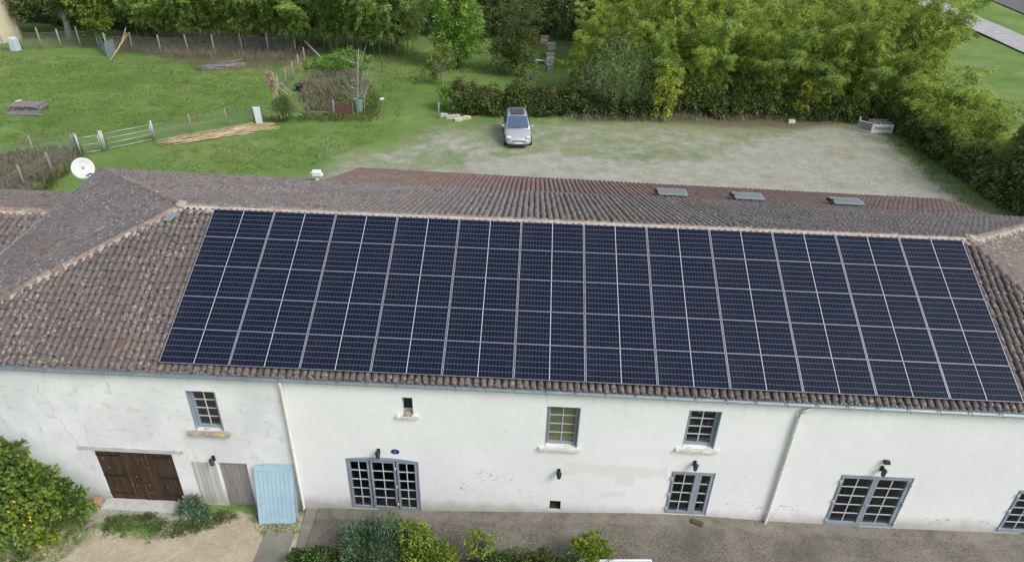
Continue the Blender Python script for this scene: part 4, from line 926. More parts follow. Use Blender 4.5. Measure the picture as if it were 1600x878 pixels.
for (u, v, h, lb) in ((597, 115, 1.0, 'rusty red steel post standing alone in the grass, the middle one'), (580, 151, 1.0, 'rusty red steel post beside the bare tree'), (609.5, 92, 1.0, 'rusty red steel post farthest back near the scrub')):
    p = G(u, v); t = tag(MB().bar((0, 0, -.1), (.03, .02, h), .06).bar((-.08, 0, .0), (.08, 0, .0), .03).build('steel_post', M['rust']), lb, 'post', 'rusty posts in the orchard'); t.location = p
# ------------------------------------------------------------------ pallet stack, slab, boxes, stones, barrels
p = G(46, 172); t = thing('pallet_stack', 'stack of weathered grey pallets alone in the paddock', 'pallets', (p.x, p.y, 0), .1)
for k in range(3):
    m = MB(); z = k*.15; dx, dy = random.uniform(-.1, .1), random.uniform(-.1, .1)
    for i in range(6): m.box(-.95+dx, .95+dx, -.6+i*.22+dy, -.46+i*.22+dy, z+.11, z+.14)
    for x in (-.9, -.06, .8): m.box(x+dx, x+.12+dx, -.6+dy, .64+dy, z+.01, z+.11)
    m.build('pallet', M['wood_grey'], t)
m = MB(); m.obox((-.7, .3, .53), (.16, 0, .02), (0, .12, 0), (0, 0, .05)); m.build('stone_on_top', M['rubble'], t)
m = MB()
for k in range(5): a = random.uniform(-.3, .3); m.bar((-1.1+random.uniform(-.2, .2), -.7-k*.1, .05), (1.2+random.uniform(-.3, .5), -.5-k*.12+a, .06), .07)
m.build('loose_slats', M['wood_grey'], t)
p = G(405, 193); t = tag(MB().obox((0, 0, .55), (.22, 0, 0), (0, .05, 0), (-.03, 0, .58)).build('white_slab', M['white_paint'], None, .01), 'upright white slab beside the pampas grass', 'slab'); t.location = p; t.rotation_euler = (0, 0, .15)
p = G(26, 80); t = thing('water_box', 'pale blue plastic box at the foot of the cream tower', 'box', (p.x, p.y, 0)); m = MB(); m.box(-.32, .32, -.3, .3, 0, 1.1); m.build('body', plain('pale_blue_plastic', (.48, .60, .66), .5), t, bevel=.06); m = MB(); m.box(-.2, .2, -.2, .2, 1.1, 1.16); m.build('lid', M['white_paint'], t, bevel=.02); m = MB(); m.box(-.5, -.33, -.2, .1, 0, .35); m.build('tray', M['terracotta'], t)
p = G(34, 62); t = thing('round_tower', 'cream round tower at the top left corner of the photo', 'tower', (p.x-2.1, p.y-.4, 0)); m = MB(); m.lathe([(2.15, -.2), (2.05, 3), (2.0, 6), (2.0, 8.0)], n=40); m.build('wall', M['silo'], t); m = MB(); m.lathe([(2.25, 8.0), (2.25, 8.1), (0, 9.2)], n=40); m.build('roof', M['zinc'], t)
for i, (u, v) in enumerate(((694, 182), (703, 185), (713, 184), (722, 187), (730, 186), (716, 189))):
    p = G(u, v); bm = bmesh.new(); bmesh.ops.create_cube(bm, size=1); bmesh.ops.subdivide_edges(bm, edges=bm.edges[:], cuts=2, use_grid_fill=True)
    for w_ in bm.verts: w_.co = Vector((w_.co.x*.48, w_.co.y*.3, w_.co.z*.22+.08))*random.uniform(.93, 1.07)
    me = bpy.data.meshes.new('stone_block'); bm.to_mesh(me); bm.free(); me.materials.append(M['rubble']); o = link('stone_block', me); o.location = p; o.rotation_euler = (0, 0, random.uniform(-.2, .2))
    tag(o, 'pale cut stone block in the short row at the left end of the hedge', 'stone', 'pale stone blocks by the hedge')
p = G(468, 143); t = thing('dark_bin', 'dark green tub in the grass beside the pale fence posts', 'tub', (p.x, p.y, 0)); m = MB(); m.lathe([(.22, 0), (.30, .5), (.32, .5), (.30, .46), (.2, .05), (0, .05)], n=20); m.build('tub', plain('dark_green_plastic', (.02, .05, .045), .5), t); m = MB(); m.lathe([(.315, .47), (.345, .49), (.345, .53), (.315, .53)], n=20); m.build('rim', plain('dark_green_rim', (.03, .07, .06), .5), t)
p = G(446, 152); t = thing('wooden_frame', 'pale broken wooden frame leaning on the fence posts', 'frame', (p.x, p.y, 0), .5); m = MB(); m.bar((-.5, 0, .9), (.35, 0, .05), .07); m.bar((-.2, .0, 1.1), (.5, 0, .3), .07); m.bar((-.5, 0, .9), (-.2, 0, 1.1), .07); m.bar((.35, 0, .05), (.5, 0, .3), .07); m.build('outer_frame', M['post'], t); m = MB(); m.bar((-.1, 0, .5), (.2, 0, .75), .05); m.bar((.05, 0, .35), (.35, 0, .55), .05); m.build('slat', M['post'], t)
p = G(538, 182); t = thing('corrugated_sheet', 'rusty brown corrugated sheet standing in the dry plot', 'metal sheet', (p.x, p.y, 0), .1)
m = MB(); xs2 = np.linspace(-.6, .6, 49); vs = [(x, .02*math.sin(x*52), z) for z in (0, .85) for x in xs2]; m.add(vs, [(i, i+1, 49+i+1, 49+i) for i in range(48)], 0, True); m.build('sheet', plain('brown_sheet', (.13, .07, .055), .8, var=.3), t); m = MB(); m.bar((-.65, .05, 0), (-.65, .05, .95), .05); m.bar((.65, .05, 0), (.65, .05, .95), .05); m.build('stake', M['post'], t)
p = G(511, 181); t = thing('grey_boards', 'low grey boards edging the dry vegetable plot', 'boards', (p.x, p.y, 0), .02); m = MB(); m.box(-1.3, .45, 0, .04, 0, .3); m.build('board', M['wood_grey'], t); m = MB(); m.bar((-1.3, .06, 0), (-1.3, .06, .5), .06); m.build('stake', M['post'], t)
p = G(561, 176); t = thing('tree_guard', 'green and blue plastic netting guard round the bare tree', 'tree guard', (p.x, p.y, 0)); 
m = MB(); m.lathe([(.26, .0), (.30, .5), (.32, 1.0)], n=16); m.build('netting', plain('sea_green_net', (.19, .27, .22), .9, var=.5, sc_=9), t); m = MB(); m.bar((.4, .1, 0), (.42, .1, 1.4), .05); m.build('stake', M['post'], t)
p = G(597, 157); t = tag(MB().obox((0, 0, .09), (.15, .05, 0), (-.02, .09, 0), (0, 0, .08)).build('white_can', M['white_paint'], None, .03), 'small white container lying in the grass right of the bare tree', 'container'); t.location = p
# planks leaning at the back corner of the paddock
t = thing('leaning_poles', 'three pale poles leaning on the back fence with blue netting', 'poles', G(190, 88)); o0 = Vector(t.location)
for (a, b, zb) in (((172, 95), (208, 84), 1.7), ((178, 88), (206, 83), 1.75), ((184, 84), (206, 80), 2.0)):
    m = MB(); m.tube([G(*a)-o0, G(*b)-o0+Vector((0, 0, zb))], [.05, .035], 7); m.build('pole', M['wood_pale'], t)
m = MB(); a, b, c_ = G(158, 78)-o0, G(168, 90)-o0, G(182, 84)-o0; m.add([a, b, b+Vector((0, 0, 1.2)), a+Vector((0, 0, 1.5))], [(0, 1, 2, 3)]); m.add([b, c_, c_+Vector((0, 0, 1.3)), b+Vector((0, 0, 1.2))], [(0, 1, 2, 3)]); m.build('blue_netting', meshwire('blue_netting', .05, (.30, .38, .44), .012), t)
p = G(504, 95); t = tag(MB().bar((0, 0, .08), (G(478, 84)-p)+Vector((0, 0, 1.1)), .14).build('leaning_beam', M['post']), 'pale beam leaning up towards the bamboo behind the fence posts', 'beam'); t.location = p
# heaps: cut canes, grey sticks
def heap(name, label, cat, a, b, n, rad, spread, mat, seed, L=(2.0, 4.5), lift=.25):
    rr = random.Random(seed); a, b = Vector(a), Vector(b); t = thing(name, label, cat, (a+b)/2); o0 = Vector(t.location); d = (b-a).normalized(); e = Vector((-d.y, d.x, 0)); m = MB(); T = (b-a).length
    for k in range(n):
        l = rr.uniform(*L); s = rr.uniform(-.0, max(.01, T-l)); off = rr.gauss(0, spread); z = abs(rr.gauss(0, lift))*(1-min(1, abs(off)/(spread*2.5)))+.03
        an = rr.gauss(0, .07); dd = (d*math.cos(an)+e*math.sin(an)); p0 = a+d*s+e*off+Vector((0, 0, z)); p1 = p0+dd*l+Vector((0, 0, rr.uniform(-.1, .15))); p1.z = max(.03, p1.z)
        mid = (p0+p1)/2+Vector((0, 0, rr.uniform(-.03, .05))); m.tube([p0-o0, mid-o0, p1-o0], rr.uniform(.6, 1.2)*rad, 5, rnd=rr.random())
    m.build('stick', M[mat], t)['kind'] = 'stuff'
    return t
heap('cane_pile', 'long pile of pale cut bamboo canes lying on the grass beside the gate', 'canes', G(243, 227), G(436, 197), 150, .022, .24, 'wood_pale', 5, (1.6, 4.4), .13)
heap('branch_heap', 'low heap of grey branches in front of the bamboo in the paddock', 'branches', G(305, 109), G(385, 104), 110, .03, .35, 'wood_grey', 6, (1, 3.5), .18)
p = G(1236, 192); t = tag(MB().obox((0, 0, .1), (.25, .03, 0), (0, .16, 0), (0, .02, .12)).build('stone_block', M['rubble'], None, .04), 'single pale stone at the gravel edge below the bamboo', 'stone'); t.location = p
# ------------------------------------------------------------------ foliage
def leaf_obj(name, C, D, L, W, rnd, clu, mat, parent=None, kind=None, fold=.25):
    N = len(C); D = D/np.maximum(np.linalg.norm(D, axis=1, keepdims=True), 1e-6)
    q = rng.normal(size=(N, 3)); S = np.cross(D, q); S /= np.maximum(np.linalg.norm(S, axis=1, keepdims=True), 1e-6)
    U = np.cross(S, D); L = np.asarray(L).reshape(-1, 1)*np.ones((N, 1)); W = np.asarray(W).reshape(-1, 1)*np.ones((N, 1))
    mid = C+D*L*.45
    V = np.stack([C, mid+S*W/2+U*W*fold, C+D*L-np.array([0, 0, 1.])*L*.12, mid-S*W/2+U*W*fold], 1).reshape(-1, 3)
    F = np.arange(N*4).reshape(-1, 4); return raw(name, V, F, mat, {'rnd': rnd, 'clu': clu}, parent)
def unit(n):
    v = rng.normal(size=(n, 3)); return v/np.linalg.norm(v, axis=1, keepdims=True)
def clusters(centers, rad, per, out, down=.3, jit=.6):
    """centres (K,3), out (K,3) preferred direction -> leaves"""
    K = len(centers); c = np.repeat(centers, per, 0); rr = np.repeat(np.asarray(rad)*np.ones(K), per)[:, None]
    C = c+unit(K*per)*rr*rng.uniform(.1, 1, (K*per, 1))**.6*np.array([1, 1, .75])
    D = np.repeat(out, per, 0)+unit(K*per)*jit*1.6+np.array([0, 0, -down]); return C, D, np.repeat(rng.uniform(0, 1, K), per)
def lobes_pts(lobes, K, inner=.45):
    ls = np.array(lobes, float); vol = ls[:, 3]*ls[:, 4]*ls[:, 5]; pick = rng.choice(len(ls), K, p=vol**.75/np.sum(vol**.75)); d = unit(K); d[:, 2] = np.where(rng.random(K) < .5, np.abs(d[:, 2]), d[:, 2])
    r = rng.uniform(inner, 1.05, (K, 1)); return ls[pick, :3]+d*r*ls[pick, 3:6], d
def limbs(m, base, top, lobes, r0, n, seed):
    rr = random.Random(seed); m.tube([base, Vector(base).lerp(top, .5)+Vector((rr.uniform(-.1, .1), rr.uniform(-.1, .1), 0)), top], [r0, r0*.8, r0*.5], 9)
    for k in range(n):
        l = lobes[k % len(lobes)]; e = Vector(l[:3])+Vector((rr.uniform(-.6, .6)*l[3], rr.uniform(-.6, .6)*l[4], rr.uniform(-.4, .6)*l[5])); s = Vector(base).lerp(top, rr.uniform(.45, 1)); q = s.lerp(e, .5)+Vector((rr.uniform(-.2, .2), rr.uniform(-.2, .2), rr.uniform(0, .4)))
        m.tube([s, q, e], [r0*.42, r0*.25, r0*.08], 6)
def tree(name, label, cat, loc, lobes, K, per, crad, L, W, mat, r0=.18, th=None, group=None, down=.3, n_limb=14, inner=.45, bark='bark', up=0, extra=None, jit=.6):
    t = thing(name, label, cat, loc, 0, group); th = th or max(l[2] for l in lobes)
    m = MB(); limbs(m, (0, 0, -.1), Vector((0, 0, th)), lobes, r0, n_limb, int(abs(loc[0])*10)); m.build('trunk', M[bark], t)
    P, d = lobes_pts(lobes, K, inner); keep = P[:, 2] > .12; P, d = P[keep], d[keep]; C, D, clu = clusters(P, crad, per, d+np.array([0, 0, up]), down, jit)
    N = len(C); leaf_obj('crown', C, D, L*rng.uniform(.7, 1.2, N), W*rng.uniform(.7, 1.2, N), rng.random(N), clu, M[mat], t)
    if extra:
        (ex, ey, ez, er, mk, emat) = extra; C, D, clu = clusters(np.array([[ex, ey, ez]])+unit(mk)*er*rng.uniform(.2, 1, (mk, 1)), crad*.7, per, unit(mk), down); N = len(C)
        o = leaf_obj('yellowing_leaves', C, D, L*rng.uniform(.7, 1.2, N), W*rng.uniform(.7, 1.2, N), rng.random(N), clu, M[emat], t)
    return t
# ---- bamboo: prototypes of an arching culm with drooping leaf sprays
def bamboo_mesh(H, lean, seed, start=.18, dens=1.0, leafL=.26, leafW=.062, br=1.0, nsub=3):
    rr = np.random.default_rng(seed); n = 16; s = np.linspace(0, 1, n); px = lean*s**2.3*H; pz = H*(s-.18*lean*s**4*2.2); py = .15*np.sin(s*3+seed)*H*.06
    pts = np.stack([px, py, pz], 1); m = MB(); m.tube([Vector(p) for p in pts], [.038*(1-.85*q)+.006 for q in s], 6)
    C = []; D = []; cl = []
    nodes = int(H/.30)
    for k in range(nodes):
        f = start+(1-start)*(k+rr.random())/nodes; base = np.array([np.interp(f, s, pts[:, i]) for i in range(3)])
        nb = rr.integers(3, 6)
        for b in range(nb):
            az = rr.uniform(0, 6.283); ln = br*rr.uniform(.5, 1.15)*(1.15-.55*abs(f-.55)*1.6); d = np.array([math.cos(az)+lean*.5, math.sin(az), rr.uniform(.1, .7)]); d /= np.linalg.norm(d); c = rr.random()
            nl = int(15*dens*ln+4); tt = rr.uniform(.12, 1.0, nl)**.6
            P = base+d*(tt*ln)[:, None]+np.array([0, 0, -1])*(tt[:, None]**2*ln*.45)+rr.normal(size=(nl, 3))*.085
            dd = d*np.array([1, 1, .2])+np.stack([rr.normal(0, .6, nl), rr.normal(0, .6, nl), -rr.uniform(.0, .95, nl)], 1)
            C.append(P); D.append(dd); cl.append(np.full(nl, c))
    C = np.concatenate(C); D = np.concatenate(D); cl = np.concatenate(cl); return m, C, D, cl, leafL, leafW
def bamboo_proto(nm, mat, *a, **k):
    m, C, D, cl, L, W = bamboo_mesh(*a, **k); t = thing('bamboo_culm', nm[0], 'bamboo', (0, 0, 0), 0, nm[1])
    m.build('culm', M['cane'], t); N = len(C); leaf_obj('foliage', C, D, L*rng.uniform(.7, 1.25, N), W*rng.uniform(.7, 1.2, N), rng.random(N), cl, M[mat], t); return t
def grove(protos, spots):
    used = set()
    for (x, y, az, s, k) in spots:
        k = k % len(protos); o = protos[k] if k not in used else copy_tree(protos[k]); used.add(k)
        o.location = (x, y, gz(x, y)-.05); o.rotation_euler = (random.uniform(-.05, .05), random.uniform(-.05, .05), az); o.scale = (s, s, s*random.uniform(.92, 1.08))
    for k, p in enumerate(protos):
        if k not in used: [bpy.data.objects.remove(c) for c in list(p.children)]; bpy.data.objects.remove(p)
LB_R = ('tall arching bamboo culm with feathery yellow green plumes in the grove right of the car', 'bamboo culms of the right hand grove')
LB_L = ('tall bamboo culm with drooping green sprays behind the back fence of the paddock', 'bamboo culms of the left hand grove')
LB_H = ('short soft yellow green bamboo culm rising over the dark hedge on the right', 'bamboo over the right hand hedge')
PR = [bamboo_proto(LB_R, 'bamboo_r', H, ln, 40+i, start=.12, dens=2.7, leafL=.21, leafW=.05, br=.82) for i, (H, ln) in enumerate(((8.5, .30), (9.3, .18), (7.6, .42), (8.8, .25), (9.8, .10), (6.8, .5)))]
spots = []
GR = [(11.8, 33.2), (35.3, 32.6), (38.2, 34.5), (40, 42), (34, 46), (14, 46), (12.5, 40)]
for iy in range(13):
    for ix in range(32):
        x = 11.5+ix*.95+random.uniform(-.4, .4); y = 32.9+iy*1.05+random.uniform(-.45, .45)+.0
        if poly_sd(np.array([x]), np.array([y]), GR)[0] < 0: continue
        if iy > 5 and random.random() < .45: continue
        front = iy < 3; east = x > 34.5
        az = random.gauss(-math.pi/2, .6) if front else random.uniform(0, 6.28)
        if east: az = random.gauss(-.3, .6)
        s = random.uniform(.82, 1.12) if not (x < 16) else random.uniform(.62, .85)
        if front and random.random() < .35: s *= .75
        spots.append((x, y, az, s, random.randrange(6)))
grove(PR, spots[:136])
PL = [bamboo_proto(LB_L, 'bamboo_l', H, ln, 60+i, start=.24, dens=2.3, leafL=.27, leafW=.07, br=1.0) for i, (H, ln) in enumerate(((8.0, .35), (8.6, .2), (7.2, .5), (7.8, .28)))]
spots = []
for iy in range(3):
    for ix in range(27):
        x = -27.5+ix*.95+random.uniform(-.4, .4); y = 46.8+iy*1.3+random.uniform(-.45, .45)-.03*(x+27)
        if iy > 2 and random.random() < .4: continue
        spots.append((x, y, random.gauss(-math.pi/2, .7) if iy < 2 else random.uniform(0, 6.28), random.uniform(.8, 1.12), random.randrange(4)))
grove(PL, spots)
LB_F = ('light green drooping bamboo plume leaning out over the back fence of the paddock', 'drooping plumes in front of the left grove')
PF = [bamboo_proto(LB_F, 'bamboo_f', H, ln, 90+i, start=.34, dens=2.6, leafL=.26, leafW=.07, br=.95) for i, (H, ln) in enumerate(((7.0, .62), (6.4, .5), (7.4, .45)))]
grove(PF, [(-25.0+k*1.55+random.uniform(-.5, .5), 46.3+random.uniform(-.3, .4)-.03*k, random.gauss(-1.57, .45), random.uniform(.78, 1.08), random.randrange(3)) for k in range(13)])
LB_G = ('light yellow green bamboo plume drooping forward at the front of the right hand grove', 'drooping plumes in front of the right grove')
PG = [bamboo_proto(LB_G, 'bamboo_f', H, ln, 95+i, start=.25, dens=2.8, leafL=.21, leafW=.05, br=.8) for i, (H, ln) in enumerate(((6.6, .5), (7.6, .38), (5.4, .55)))]
grove(PG, [(17.0+k*1.3+random.uniform(-.5, .5), 33.1+random.uniform(-.2, .8), random.gauss(-1.57, .5), random.uniform(.8, 1.1), random.randrange(3)) for k in range(15)])
PH_ = [bamboo_proto(LB_H, 'bamboo_r', H, ln, 80+i, start=.1, dens=1.6, leafL=.22, leafW=.05) for i, (H, ln) in enumerate(((4.8, .4), (4.2, .3), (5.2, .5)))]
spots = []
for k in range(56):
    f = (k+random.random())/56; y = 32.8-10.5*f; x = 35.6+random.uniform(-.2, 2.6)+.3*(1-f); spots.append((x, y, random.uniform(0, 6.28), random.uniform(.75, 1.1)*(1.05-.3*f), random.randrange(3)))
grove(PH_, spots)
# two brighter yellow bamboo plumes
for (u, v, h, lb) in ((1035, 186, 4.6, 'bright yellow green bamboo plume right of the grey green willow bush'), (1012, 150, 7.0, 'tall yellowing bamboo plume standing behind the willow bush'), (1247, 183, 3.4, 'short bright yellow green bamboo tuft below the tall grove')):
    m, C, D, cl, L, W = bamboo_mesh(h, .35, int(u), start=.1, dens=1.9, br=1.1); p = G(u, v); t = thing('bamboo_plume', lb, 'bamboo', (p.x, p.y, 0), -1.5); m.build('culm', M['cane'], t); N = len(C); leaf_obj('foliage', C, D, L*rng.uniform(.7, 1.2, N), W, rng.random(N), cl, M['bamboo_y'], t)
def hedge(name, label, pts, h, w, mat, K=60, per=26, crad=.36, L=.2, W=.10, seed=1, hv=.2, lean=0):
    t = thing(name, label, 'hedge', (pts[0][0], pts[0][1], 0)); o0 = np.array([pts[0][0], pts[0][1], 0.]); C_ = []; O_ = []; m = MB()
    for a, b in zip(pts, pts[1:]):
        a, b = np.array([*a, 0.]), np.array([*b, 0.]); Ls = np.linalg.norm(b-a); d = (b-a)/Ls; e = np.array([-d[1], d[0], 0]); n = int(K*Ls)
        s = rng.uniform(0, Ls, n); hh = h*(1+hv*np.sin(s*1.3+seed)+hv*.6*np.sin(s*3.1)); ang = rng.uniform(0, math.pi, n); rad = rng.uniform(.6, 1.03, n)
        X = np.cos(ang)*w/2*rad; Z = np.maximum(.06, np.sin(ang)**.7*hh*rad); P = a+d*s[:, None]+e*X[:, None]+np.array([0, 0, 1.])*Z[:, None]+rng.normal(size=(n, 3))*.12; P[:, 2] = np.abs(P[:, 2])
        C_.append(P); O_.append(e*np.cos(ang)[:, None]+np.array([0, 0, 1.])*np.sin(ang)[:, None]*.7)
        for k in range(int(Ls*3)):
            q = a+d*rng.uniform(0, Ls)+e*rng.uniform(-w*.3, w*.3)-o0; m.tube([Vector(q), Vector(q)+Vector((rng.uniform(-.2, .2), rng.uniform(-.2, .2), h*.7))], [.03, .012], 5)
    m.build('stems', M['bark'], t); C_ = np.concatenate(C_)-o0; O_ = np.concatenate(O_); C, D, cl = clusters(C_, crad, per, O_, .25); N = len(C); leaf_obj('foliage', C, D, L*rng.uniform(.7, 1.2, N), W*rng.uniform(.7, 1.2, N), rng.random(N), cl, M[mat], t); return t
# ---- dark backdrop of trees
def P_(u, v): p = G(u, v); return (p.x, p.y, 0)
big = [(0, 0, 6.5, 3.6, 3.2, 4.2), (-1.5, 0, 4.2, 2.8, 2.6, 2.6), (1.6, .3, 4.6, 2.8, 2.6, 2.8), (0, -.6, 2.4, 2.8, 2.2, 1.9)]
for i, (x, y, s, mt, lb) in enumerate(((-46, 60, 1.2, 'leaf_dark', 'dark tree behind the cream tower'), (-39, 56, 1.0, 'leaf_dark', 'dark green tree standing behind the spreading walnut-like tree'), (-33, 58, 1.1, 'leaf_dark', 'dark tree rising between the walnut-like tree and the left bamboo'),
    (-1.5, 58, 1.0, 'leaf_dark', 'dark tree behind the left side of the light green round tree'), (4.6, 56.5, 1.0, 'leaf_olive', 'olive brown tree in the gap right of the light green round tree'), (9.5, 62, 1.1, 'leaf_dark', 'very dark tree directly behind the farthest beehive'), (14.5, 58, 1.05, 'leaf_dark', 'very dark tree right behind the beehives'), (15.6, 45.5, .7, 'leaf_dark', 'dark leafy tree between the beehives and the willow bush'), (-28, 62, 1.2, 'leaf_dark', 'dark tree deep behind the left bamboo grove'), (-16, 60, 1.2, 'leaf_dark', 'dark tree behind the middle of the left bamboo grove'), (15.4, 50.5, .9, 'leaf_dark', 'dark tree shading the right side of the beehives'), (20.5, 56, 1.2, 'leaf_olive', 'olive tree far behind the right bamboo grove'), (-6.5, 56, 1.1, 'leaf_dark', 'dark tree behind the right end of the left bamboo'))):
    lb_ = [tuple(q*s for q in l) for l in big]
    tree('dark_tree', lb, 'tree', (x, y, 0), lb_, 420, 26, .55, .30, .13, mt, .25, group=None)
hedge('undergrowth', 'tall dark undergrowth closing the lawn behind the beehives and round green tree', [(-6, 55.5), (4, 56), (11, 57.5), (17, 54)], 4.2, 3.2, 'leaf_dark', K=45, L=.3, W=.14, crad=.5, seed=9)
hedge('undergrowth', 'dark undergrowth behind the spreading tree and the cream tower', [(-48, 57), (-38, 54.5), (-28, 53)], 3.4, 3.0, 'leaf_dark', K=40, L=.3, W=.14, crad=.5, seed=10)
for i, (x, y, lb) in enumerate(((17.5, 42.5, 'leafy green tree mass behind the left half of the right bamboo grove'), (23.5, 42, 'leafy green tree mass behind the middle of the right bamboo grove'), (29.5, 42, 'leafy green tree mass behind the right half of the right bamboo grove'), (35, 41, 'leafy green tree mass behind the far right end of the bamboo grove'))):
    tree('backing_tree', lb, 'tree', (x, y, 0), [(0, 0, 4.6, 3.4, 2.6, 3.4), (-1.2, -.6, 6.6, 2.4, 2.2, 1.9), (1.6, .2, 6.0, 2.4, 2.2, 2.2)], 420, 26, .5, .26, .08, 'bamboo_r', .2)
tree('spreading_tree', 'spreading olive green tree with a forked grey trunk behind the left fence', 'tree', P_(110, 62), [(0, 0, 4.3, 4.4, 3.2, 1.9), (-2.6, 0, 3.7, 2.6, 2.2, 1.5), (2.2, .4, 3.9, 2.6, 2.2, 1.5), (0, 0, 5.6, 3.2, 2.6, 1.6)], 620, 26, .5, .26, .13, 'leaf_olive', .34, 3.2, bark='bark_pale')
tree('yellow_green_tree', 'yellow green tree hanging over the fence corner beside the leaning poles', 'tree', P_(158, 74), [(0, 0, 3.6, 1.9, 1.7, 2.0), (.6, -.6, 2.3, 1.2, 1.1, 1.2), (-.4, 0, 5.2, 1.7, 1.5, 1.5)], 260, 26, .42, .25, .12, 'leaf_yellow', .12)
tree('scrub_tree', 'thin greyish tree with sparse leaves between the left bamboo and the light green tree', 'tree', P_(622, 84), [(0, 0, 3.4, 2.3, 2.0, 2.4), (.9, 0, 2.4, 1.7, 1.4, 1.5), (-1.0, .2, 4.6, 1.9, 1.6, 1.7)], 300, 17, .45, .17, .08, 'leaf_olive', .13, bark='bark_pale', n_limb=40)
tree('bamboo_bush', 'green bush spilling over at the foot of the left bamboo right of the leaning beam', 'bush', P_(530, 112), [(0, 0, .6, 2.4, 1.2, .6), (.9, .6, 1.0, 1.7, 1.0, .7)], 190, 26, .35, .26, .06, 'leaf_green', .06, .8, down=.6)
tree('round_green_tree', 'tall light green tree with a yellow patch in the middle of the lawn', 'tree', P_(714, 108), [(0, 0, 4.2, 2.15, 2.0, 2.8), (-.5, 0, 6.2, 1.9, 1.8, 2.4), (.7, -.2, 3.0, 1.9, 1.7, 1.8), (.2, 0, 1.9, 1.5, 1.4, 1.1), (-.9, -.2, 2.6, 1.3, 1.2, 1.3), (.1, -.3, 1.1, 1.1, 1.0, .8)], 680, 24, .36, .27, .11, 'leaf_green', .16, up=.6, down=.1, extra=(.9, -1.75, 5.1, .55, 7, 'bamboo_y'))
tree('conifer_like_tree', 'narrow grey green tree with feathery branches left of the beehives', 'tree', P_(806, 118), [(0, 0, 2.3, 2.1, 1.7, 1.9), (.2, 0, 4.4, 1.5, 1.3, 2.0), (-1.0, 0, 1.6, 1.4, 1.2, 1.0), (0, -.2, 1.1, 1.5, 1.2, .9)], 460, 20, .42, .27, .07, 'leaf_olive', .13, up=.3, down=.2, n_limb=36)
# shrubs with bare stems in front of the round tree and the hedge
tree('pale_shrub', 'pale leafy shrub with grey stems in front of the light green tree', 'shrub', P_(690, 132), [(0, 0, 1.5, 1.3, 1.1, 1.1), (.6, .2, 2.3, .8, .8, 1.0), (-1.0, -.2, .9, .8, .7, .6)], 80, 18, .33, .2, .10, 'leaf_yellow', .07, 1.6, bark='bark_pale', n_limb=46)
tree('pale_shrub', 'small pale stemmed shrub growing behind the hedge below the beehives', 'shrub', P_(828, 150), [(0, 0, 1.7, 1.2, .8, .9)], 34, 14, .25, .18, .09, 'leaf_yellow', .06, 1.3, bark='bark_pale', n_limb=26)
def willow(label, loc, Rr, H, n, mat):
    t = thing('willow_bush', label, 'bush', loc); m = MB(); C = []; D = []; cl = []
    for k in range(n):
        az = rng.uniform(0, 6.283); q = rng.uniform(.05, 1)**.6; r = Rr*q; hh = H*(1-.55*q*q)*rng.uniform(.75, 1.05); b = np.array([.3*math.cos(az), .3*math.sin(az), 0]); e = np.array([r*math.cos(az), r*math.sin(az)*.85, hh]); c1 = (b+e)/2+np.array([r*.25*math.cos(az), r*.2*math.sin(az), -hh*.05])
        if k < 90: m.tube([Vector(b), Vector(c1), Vector(e)], [.035, .018, .006], 5)
        nl = 46; tt = rng.uniform(.35, 1.02, nl)[:, None]; P = (1-tt)**2*b+2*tt*(1-tt)*c1+tt**2*e+rng.normal(size=(nl, 3))*.10; d = (e-c1)/np.linalg.norm(e-c1)
        C.append(P); D.append(d+rng.normal(size=(nl, 3))*.4); cl.append(np.full(nl, rng.random()))
    m.build('stem', M['bark'], t)['kind'] = 'stuff'; C = np.concatenate(C); N = len(C); leaf_obj('foliage', C, np.concatenate(D), .22*rng.uniform(.7, 1.3, N), .05, rng.random(N), np.concatenate(cl), M[mat], t); return t
p = G(968, 184); willow('large grey green willow bush between the hedge and the right bamboo grove', (p.x, p.y+1.7, 0), 3.4, 5.4, 800, 'leaf_grey')
# hedges
h0, h1 = G(690, 181), G(900, 184)
hedge('hedge', 'mixed green and reddish hedge behind the silver car', [(h0.x+.9, h0.y+1.3), (7.5, 31.9), (h1.x+.5, h1.y+1.4)], 1.75, 2.6, 'leaf_hedge', K=70)
tree('hedge_bush', 'bright green bush at the left end of the hedge above the pale stones', 'bush', P_(712, 178), [(0, .9, .9, 1.5, 1.2, 1.0)], 110, 24, .33, .2, .10, 'leaf_green', .06, .9)
hedge('undergrowth', 'dark bramble undergrowth below the willow bush at the gravel edge', [(12.4, 31.8), (17.5, 32.1)], 1.2, 1.8, 'leaf_dark', K=55, seed=3)
hedge('undergrowth', 'dark green laurel row at the foot of the bamboo grove', [(17.3, 33.0), (26.3, 33.2)], 2.6, 2.0, 'leaf_olive', K=85, seed=4, hv=.25, L=.22, W=.11)
hedge('undergrowth', 'dark ivy and scrub below the right end of the bamboo grove', [(26.3, 33.3), (35.4, 33.2)], 1.8, 1.8, 'leaf_dark', K=70, seed=5, hv=.3)
hedge('dark_hedge', 'dark tall hedge along the right side of the gravel yard', [(35.2, 31.6), (35.7, 25), (35.9, 20), (36.9, 15), (38.5, 6)], 1.7, 1.5, 'leaf_dark', K=85, seed=6, hv=.12, L=.24, W=.09)
tree('broadleaf_tree', 'dark broadleaf tree with lighter leaf clumps at the right edge of the photo', 'tree', (38.6, 18.6, 0), [(-.3, .6, 5.2, 2.4, 2.2, 1.7), (0, 0, 3.2, 3.3, 3.2, 2.3), (-1.2, -1.6, 2.2, 2.4, 2.6, 1.7), (1, .8, 4.2, 2.6, 2.4, 1.8), (-.8, 1.6, 2.4, 2.2, 2.2, 1.8), (.5, -2.5, 2.6, 2.6, 2.6, 1.8)], 900, 26, .42, .25, .15, 'leaf_olive', .22, 3)
